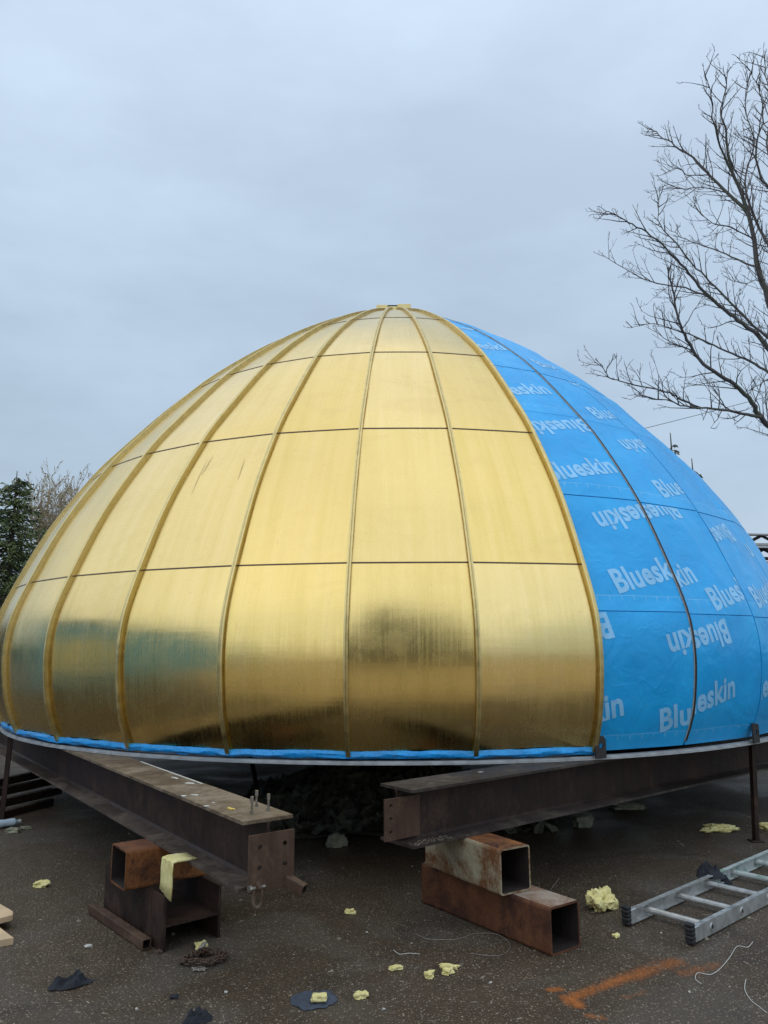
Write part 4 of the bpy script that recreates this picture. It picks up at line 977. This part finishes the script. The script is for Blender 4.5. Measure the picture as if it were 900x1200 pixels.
limbs = {   # traced in a 2.4x enlargement of the region starting at (650, 30); depth offset (m) from the trunk at start and end
 'L1': ([(760, 1330), (660, 1200), (600, 1138), (560, 1100), (540, 1060), (490, 1010), (430, 975), (380, 925), (350, 870), (330, 820), (315, 740), (300, 680)], .085, .014, -.5, -2.2),
 'L1b': ([(562, 1101), (510, 1090), (440, 1078), (385, 1075), (320, 1058), (230, 1045)], .042, .008, -1.0, -2.4),
 'L1c': ([(385, 1075), (330, 1048), (300, 1030), (240, 1018), (180, 1003), (140, 992), (125, 970), (112, 952)], .024, .007, -1.7, -2.6),
 'L1d': ([(380, 925), (350, 905), (300, 885), (272, 858)], .016, .006, -1.4, -1.2),
 'L2': ([(700, 1040), (600, 985), (560, 960), (500, 930), (430, 900), (370, 872), (340, 860), (260, 838), (200, 850)], .045, .006, .2, 1.4),
 'L3': ([(760, 1080), (600, 925), (555, 870), (500, 830), (460, 795), (420, 765), (380, 720), (340, 670), (300, 630), (240, 580), (190, 555), (150, 530), (125, 520)], .070, .007, .0, -.9),
 'L3b': ([(460, 795), (400, 755), (330, 735), (250, 720), (190, 690), (122, 648)], .030, .007, -.3, .5),
 'L3c': ([(740, 1010), (600, 890), (540, 840), (480, 780), (420, 720), (370, 670), (330, 620), (280, 560), (276, 520), (278, 470)], .045, .006, .4, 1.2),
 'L4': ([(745, 1100), (660, 920), (600, 810), (575, 740), (555, 680), (545, 600), (525, 520), (490, 430), (470, 360), (465, 300), (450, 240), (462, 170), (470, 90)], .11, .007, .1, -.8),
 'L4b': ([(530, 530), (470, 470), (420, 420), (370, 370), (310, 330), (270, 300), (245, 285)], .050, .007, -.3, .9),
 'L4c': ([(490, 430), (450, 340), (430, 270), (425, 190), (405, 100)], .032, .006, -.4, -1.6),
 'L5': ([(700, 820), (600, 650), (570, 590), (530, 500), (520, 420), (545, 330), (520, 230), (530, 120)], .060, .007, .6, 1.8),
 'L6': ([(720, 700), (640, 520), (600, 400), (580, 330), (590, 200), (575, 100), (575, 40)], .055, .007, -.2, .3),
 'L7': ([(555, 680), (480, 650), (420, 625), (350, 600), (300, 570)], .028, .006, -.2, 1.2),
 'L8': ([(600, 760), (560, 720), (510, 725), (470, 710)], .016, .006, .2, .3),
 'L9': ([(545, 600), (480, 570), (430, 555), (370, 510)], .020, .006, .2, -1.2),
 'L10': ([(420, 420), (360, 420), (330, 400), (285, 420)], .018, .006, .3, 1.2),
 'L11': ([(600, 980), (560, 1010), (520, 1030)], .018, .007, .2, -.2),
 'L13': ([(735, 760), (650, 560), (600, 470), (560, 420), (550, 330), (570, 250), (555, 150), (530, 90)], .05, .006, -.5, -1.5),
 'L14': ([(700, 600), (640, 420), (610, 300), (600, 180), (595, 100)], .04, .006, .5, 1.0),
 'L12': ([(470, 470), (400, 455), (340, 460), (290, 440)], .016, .006, .1, -.8),
}
right = {'R1': ([(800, 1150), (900, 1000), (960, 850), (980, 650), (960, 400)], .10, .01, 0, 1.5), 'R2': ([(790, 1000), (820, 800), (800, 500), (760, 200), (740, 0)], .12, .01, 0, -1),
 'R3': ([(900, 1000), (1030, 900), (1120, 700)], .05, .008, .4, .9), 'R4': ([(800, 800), (880, 600), (920, 300), (930, 100)], .06, .008, -.2, -1.8), 'R5': ([(770, 1250), (900, 1180), (1050, 1120), (1150, 1060)], .06, .008, .1, -1.4)}
def px8(u, v, dy): return atY(657+u/2.4, 30+v/2.4, TY+dy)
mt = MB(); base = Vector(tree.location)
tp = [base, base+Vector((-.02, 0, .6)), base+Vector((-.03, 0, 1.5)), px8(790, 1400, 0), px8(775, 1250, 0), px8(765, 1100, 0), px8(775, 980, 0), px8(790, 900, 0)]
mt.tube(tp, [.30, .24, .21, .20, .19, .17, .14, .11], 12); rel(mt.build('trunk', BARK, smooth=True), tree)
tw = MB()
for nm, (pl, ra, rb, d0, d1) in list(limbs.items())+list(right.items()):
    n = len(pl); pts = [px8(u, v+(max(0, 260-v)*.20 if nm[0] == 'L' else 0), d0+(d1-d0)*(i/(n-1))) for i, (u, v) in enumerate(pl)]
    sm = []
    for i in range(n-1):
        p0, p1, p2, p3 = pts[max(0, i-1)], pts[i], pts[i+1], pts[min(n-1, i+2)]
        for s_ in range(4):
            t = s_/4; q = .5*((2*p1)+(-p0+p2)*t+(2*p0-5*p1+4*p2-p3)*t*t+(-p0+3*p1-3*p2+p3)*t**3); sm.append(q+Vector((rnd.gauss(0, .008), rnd.gauss(0, .01), rnd.gauss(0, .008))))
    sm.append(pts[-1]); m_ = len(sm); mbl = MB(); mbl.tube(sm, [(ra+(rb-ra)*(i/(m_-1))**.7)*.76 for i in range(m_)], 7 if ra > .03 else 5)
    rel(mbl.build('limb', BARK, smooth=True), tree)
    tot = sum((sm[i+1]-sm[i]).length for i in range(m_-1)); acc = 0; nxt = .15
    big = nm in ('R1', 'R2', 'R3', 'R4', 'R5')
    for i in range(m_-1):
        seg = (sm[i+1]-sm[i]); 
        while acc+seg.length > nxt:
            f = (nxt-acc)/seg.length; q = sm[i]+seg*f; fr = nxt/tot; t = seg.normalized()
            side = t.orthogonal().normalized(); side = Matrix.Rotation(rnd.random()*6.28, 3, t) @ side
            up_ = .30 if t.z > -.2 else .25
            ln = rnd.uniform(.30, .82)*(1.15-.55*fr)*(1.3 if ra > .05 else 1)
            if fr > .12: grow(tw, q, t*.7+side*.9+Vector((-.15, 0, .35)), ln, .011 if ra > .03 else .008, 2, rnd, .0031, .30, up_, .85)
            nxt += rnd.uniform(.075, .17)*(2.4 if big else 1)
        acc += seg.length
    grow(tw, sm[-1], (sm[-1]-sm[-3]), .16, .007, 1, rnd, .004, .25, .2)
rel(tw.build('twigs', TWIG, fix=False), tree)['kind'] = 'stuff'

def conifer(name, base, hgt, rad, seed, m, label, density=1.0, group=None, droop=.25, sparse=0.0, leaf=.11):
    r = random.Random(seed); t_ = thing(name, base, label, 'tree', group); base = Vector(base)
    mb = MB(); mb.tube([base, base+Vector((.03, 0, hgt*.5)), base+Vector((0, 0, hgt))], [hgt*.022, hgt*.013, .012], 7); rel(mb.build('trunk', BARK), t_)
    cr = MB(); br = MB(); nl = int(hgt/.28)
    for i in range(nl):
        z = hgt*(.08+.90*i/nl); f = 1-z/hgt; L_ = rad*(f**.75+.04)
        for k_ in range(int((6+3*f)*density)):
            if r.random() < sparse: continue
            a = r.random()*6.28; ll = L_*r.uniform(.6, 1.12); d = Vector((math.cos(a), math.sin(a), r.uniform(-.35, .1)-droop*.3)); p0 = base+Vector((0, 0, z+r.uniform(-.1, .1)))
            pts = [p0+d*ll*s_+Vector((0, 0, .12*ll*s_*s_)) for s_ in (0, .5, 1)]; br.tube(pts, [.018, .010, .004], 3, False)
            for q in range(int(5+ll*13*density)):
                s_ = r.uniform(.12, 1.05); c = p0+d*ll*s_+Vector((0, 0, .12*ll*s_*s_))+Vector((r.gauss(0, .07), r.gauss(0, .07), r.gauss(-.03, .05)))*(.5+ll*.5)
                ax = (d+Vector((r.gauss(0, .6), r.gauss(0, .6), r.gauss(-.2, .4)))).normalized(); sd_ = ax.cross(Vector((r.gauss(0, 1), r.gauss(0, 1), r.gauss(0, 1)))).normalized(); w_ = leaf*r.uniform(.6, 1.3)
                cr.add([c-ax*w_, c+sd_*w_*.35, c+ax*w_, c-sd_*w_*.3], [(0, 1, 2), (0, 2, 3)])
    rel(cr.build('crown', m, fix=False), t_); rel(br.build('branches', TWIG, fix=False), t_); return t_
def ground_at(px, Y): q = atY(px, 757, Y); return (q.x, Y, 0)
def hfor(py, Y): return atY(0, py, Y).z
conifer('spruce_tree', ground_at(4, 26), hfor(552, 26), 2.7, 3, NEEDLE, 'tall green spruce at the left edge behind the dome', 2.3, 'trees behind the dome', leaf=.085)
conifer('spruce_tree', ground_at(-75, 24), hfor(500, 24), 2.2, 4, NEEDLE, 'tall green spruce mostly outside the left edge', 1.2, 'trees behind the dome', leaf=.13)
conifer('pine_tree', ground_at(36, 30), hfor(576, 30), 1.15, 5, NEEDLED, 'sparse dark pine between the spruce and the brown budding tree', .8, 'trees behind the dome', .1, .45, .13)
conifer('spruce_tree', ground_at(803, 22), hfor(511, 22), 1.1, 6, NEEDLED, 'dark spruce whose tip shows above the blue side of the dome', .8, 'trees behind the dome', .1, .2, .10)
conifer('spruce_tree', ground_at(827, 23), hfor(541, 23), 1.0, 7, NEEDLED, 'lower spruce right of the first tip behind the blue side', .8, 'trees behind the dome', .1, .2, .10)
def budding(name, base, hgt, seed, label, spread=.55):
    r = random.Random(seed); t_ = thing(name, base, label, 'tree', 'trees behind the dome'); base = Vector(base)
    mb = MB(); top = base+Vector((0, 0, hgt*.45)); mb.tube([base, base+Vector((.05, 0, hgt*.25)), top], [.14, .11, .09], 8); rel(mb.build('trunk', BARK), t_)
    br = MB(); lf = MB(); tips = []
    for i in range(44):
        a = r.random()*6.28; s0 = base+Vector((0, 0, hgt*r.uniform(.25, .45))); d = Vector((math.cos(a)*spread*r.random(), math.sin(a)*spread*r.random(), 1)).normalized(); L_ = hgt*r.uniform(.35, .56); pts = [s0]
        for q in range(8): d = (d+Vector((r.gauss(0, .10), r.gauss(0, .10), .03))).normalized(); pts.append(pts[-1]+d*L_/8)
        br.tube(pts, [.04*(1-q/9)+.006 for q in range(9)], 4, False)
        for q in range(2, 9):
            for _ in range(3):
                n0 = len(br.v); grow(br, pts[q], Vector((r.gauss(0, .6), r.gauss(0, .6), .9)), r.uniform(.5, 1.1), .011, 1, r, .006, .2, .3)
                for v_ in br.v[n0::4]:
                    if r.random() < .5: c = Vector(v_); s_ = r.uniform(.02, .045); n_2 = Vector((r.gauss(0, 1), r.gauss(0, 1), r.gauss(0, 1))).normalized(); aa = n_2.orthogonal().normalized(); bb = n_2.cross(aa); lf.add([c+aa*s_, c+bb*s_, c-aa*s_, c-bb*s_], [(0, 1, 2, 3)])
    rel(br.build('branches', TANTWIG, fix=False), t_); rel(lf.build('crown', BUDS, fix=False), t_)
TANTWIG = bark_mat('tan_twigs', (.30, .235, .15), (.42, .34, .22))
budding('budding_tree', ground_at(68, 29), hfor(556, 29), 8, 'bare brownish tree with fine budding twigs behind the left shoulder of the dome')
# distant wood all round the yard
random.seed(51); mb = MB()
for i in range(26000):
    a = random.random()*2*math.pi; rr = random.uniform(44, 56); top = 4.0+1.2*noise.noise(Vector((math.cos(a)*9, math.sin(a)*9, 2)))-(2.2 if math.cos(a) < -.2 else 0)
    z = top*random.random()**.8; c = Vector((rr*math.sin(a), rr*math.cos(a)+4, z)); s_ = random.uniform(.25, .6)
    n2_ = Vector((random.gauss(0, 1), random.gauss(0, 1), random.gauss(0, .6))).normalized(); u_ = n2_.orthogonal().normalized(); v_ = n2_.cross(u_)
    mb.add([c+u_*s_, c+v_*s_*.7, c-u_*s_, c-v_*s_*.7], [(0, 1, 2, 3)])
o = mb.build('distant_wood', NEEDLE, fix=False); o['kind'] = 'stuff'; tag(o, 'low dark belt of distant woodland around the yard', 'woodland')
# unseen trees placed to give the gold its dark reflections
for i, (x, y, h_, r_, lab) in enumerate([(.2, -9, 12.5, 4.2, 'broad unseen spruce added to mirror dark in the lower middle gold sheet'), (-11.5, 14, 4.6, 2.2, 'unseen spruce beyond the end of the blue block, reflected at the far left of the gold')]):
    conifer('spruce_tree', (x, y, 0), h_, r_, 60+i, NEEDLED, lab, .8, 'unseen trees mirrored in the gold', leaf=.3)
# unseen block added at left, mirrored like a second blue and gold dome
TEAL = simple('blue_cladding', (.20, .50, .90), .6, 0, .12, 3, .1); YEL = simple('yellow_square_paint', (.88, .80, .50), .6, 0, .1, 3, .1); ROOF = simple('grey_roof_sheet', (.2, .2, .2), .6, 0, .15, 3, .1)
dome_stand_in = thing('dome_stand_in', (-11.5, 2, 0), 'unseen long blue block with a yellow square, mirrored in the lower left gold sheets', 'dome_stand_in')
x0 = -10.0; ya, yb = -7.0, 9.5; hh = 3.9
mb = MB(); mb.box((x0-2.5, (ya+yb)/2, hh/2), (5, yb-ya, hh)); rel(mb.build('wall', TEAL), dome_stand_in)
for i in range(int((yb-ya)/.5)):
    mb = MB(); mb.box((x0+.012, ya+.25+i*.5, hh/2), (.024, .06, hh-.02)); rel(mb.build('cladding_batten', TEAL), dome_stand_in)
mb = MB(); mb.box((x0+.04, 5.8, 1.5), (.05, 2.2, 2.2)); dr = rel(mb.build('yellow_square', YEL), dome_stand_in)
mb = MB(); mb.box((x0+.09, 6.7, 1.3), (.04, .04, .2)); h_ = rel(mb.build('handle', DARK), dome_stand_in); h_.parent = dr
mb = MB(); mb.prism([(-2.7, 0), (-2.7, .1), (0, .9), (2.7, .1), (2.7, 0), (0, .8)], Vector((x0-2.5, ya-.2, hh)), Vector((x0-2.5, yb+.2, hh)), Vector((1, 0, 0)), Vector((0, 0, 1))); rel(mb.build('roof', ROOF), dome_stand_in)
# ------------------------------------------------------------ stacked joists at right, and at left, behind the dome
def joist(A, d, L_, w_, h_, root, m1, m2):
    pass
def joist_stack(base, d, L_, nlay, ncol, label, seed, grp, dh=.26):
    r = random.Random(seed); d = Vector(d).normalized(); X = Vector((-d.y, d.x, 0)); st = []
    for i in range(nlay):
        for j in range(ncol):
            off = r.uniform(-.25, .25); A = Vector(base)+X*(j*.30)+d*off+Vector((0, 0, .02+i*dh))
            jt = thing('steel_joist', A, '%s, %s layer up' % (label, ['first', 'second', 'third', 'fourth', 'fifth', 'sixth', 'seventh', 'eighth', 'ninth', 'tenth', 'eleventh', 'twelfth', 'thirteenth', 'fourteenth', 'fifteenth'][i]) , 'steel joist', grp)
            mb = MB(); mb.prism([(-.06, 0), (-.06, .05), (.06, .05), (.06, 0)], A, A+d*L_, X, Vector((0, 0, 1))); mb.prism([(-.06, dh-.06), (-.06, dh-.03), (.06, dh-.03), (.06, dh-.06)], A, A+d*L_, X, Vector((0, 0, 1))); rel(mb.build('chord', PALEJ if (i+j) % 2 else BEAM), jt)
            mb = MB(); n = int(L_/.35)
            for q in range(n):
                a = A+d*(q*L_/n)+Vector((0, 0, .03)); b = A+d*((q+1)*L_/n)+Vector((0, 0, .03)); t_ = Vector((0, 0, dh-.09))
                if q % 2: a = a+t_
                else: b = b+t_
                mb.tube([a, b], .03, 4, False)
            rel(mb.build('lattice', DARK), jt)
    return st
PALEJ = simple('pale_dusted_steel', (.42, .41, .38), .6, 0, .2, 8, .2)
b = atY(886, 757, 14.5); joist_stack((b.x, 14.5, 0), (1, .12, 0), 6, 14, 1, 'steel joist in the stack right of the dome', 2, 'joists stacked behind the right side', .262)
b = atY(5, 757, 13.0); joist_stack((b.x, 13.0, 0), (-1, .1, 0), 5, 9, 1, 'steel joist in the stack left of the dome', 3, 'joists stacked behind the left side', .27)
# overhead wire
mb = MB(); P = []
a = atY(560, 548, 30); b = atY(1100, 408, 30)
for i in range(25):
    t = i/24; p = a.lerp(b, t); p.z -= .6*4*t*(1-t)*.3; P.append(p)
pole_pts = (a, b)
mb.tube(P, .011, 5); o = mb.build('overhead_wire', DARK); tag(o, 'thin overhead wire crossing the sky behind the bare tree', 'wire'); c = P[0].copy(); o.data.transform(Matrix.Translation(-c)); o.location = c
for i, q in enumerate(pole_pts):
    pl = thing('utility_pole', (q.x, q.y, 0), ['wooden utility pole hidden behind the dome, holding the overhead wire', 'wooden utility pole beyond the right edge holding the overhead wire'][i], 'pole'); mb = MB(); mb.tube([(q.x, q.y, 0), (q.x, q.y, q.z+.15)], [.13, .09], 10); rel(mb.build('mast', BARK), pl)
print('objects', len(bpy.data.objects))
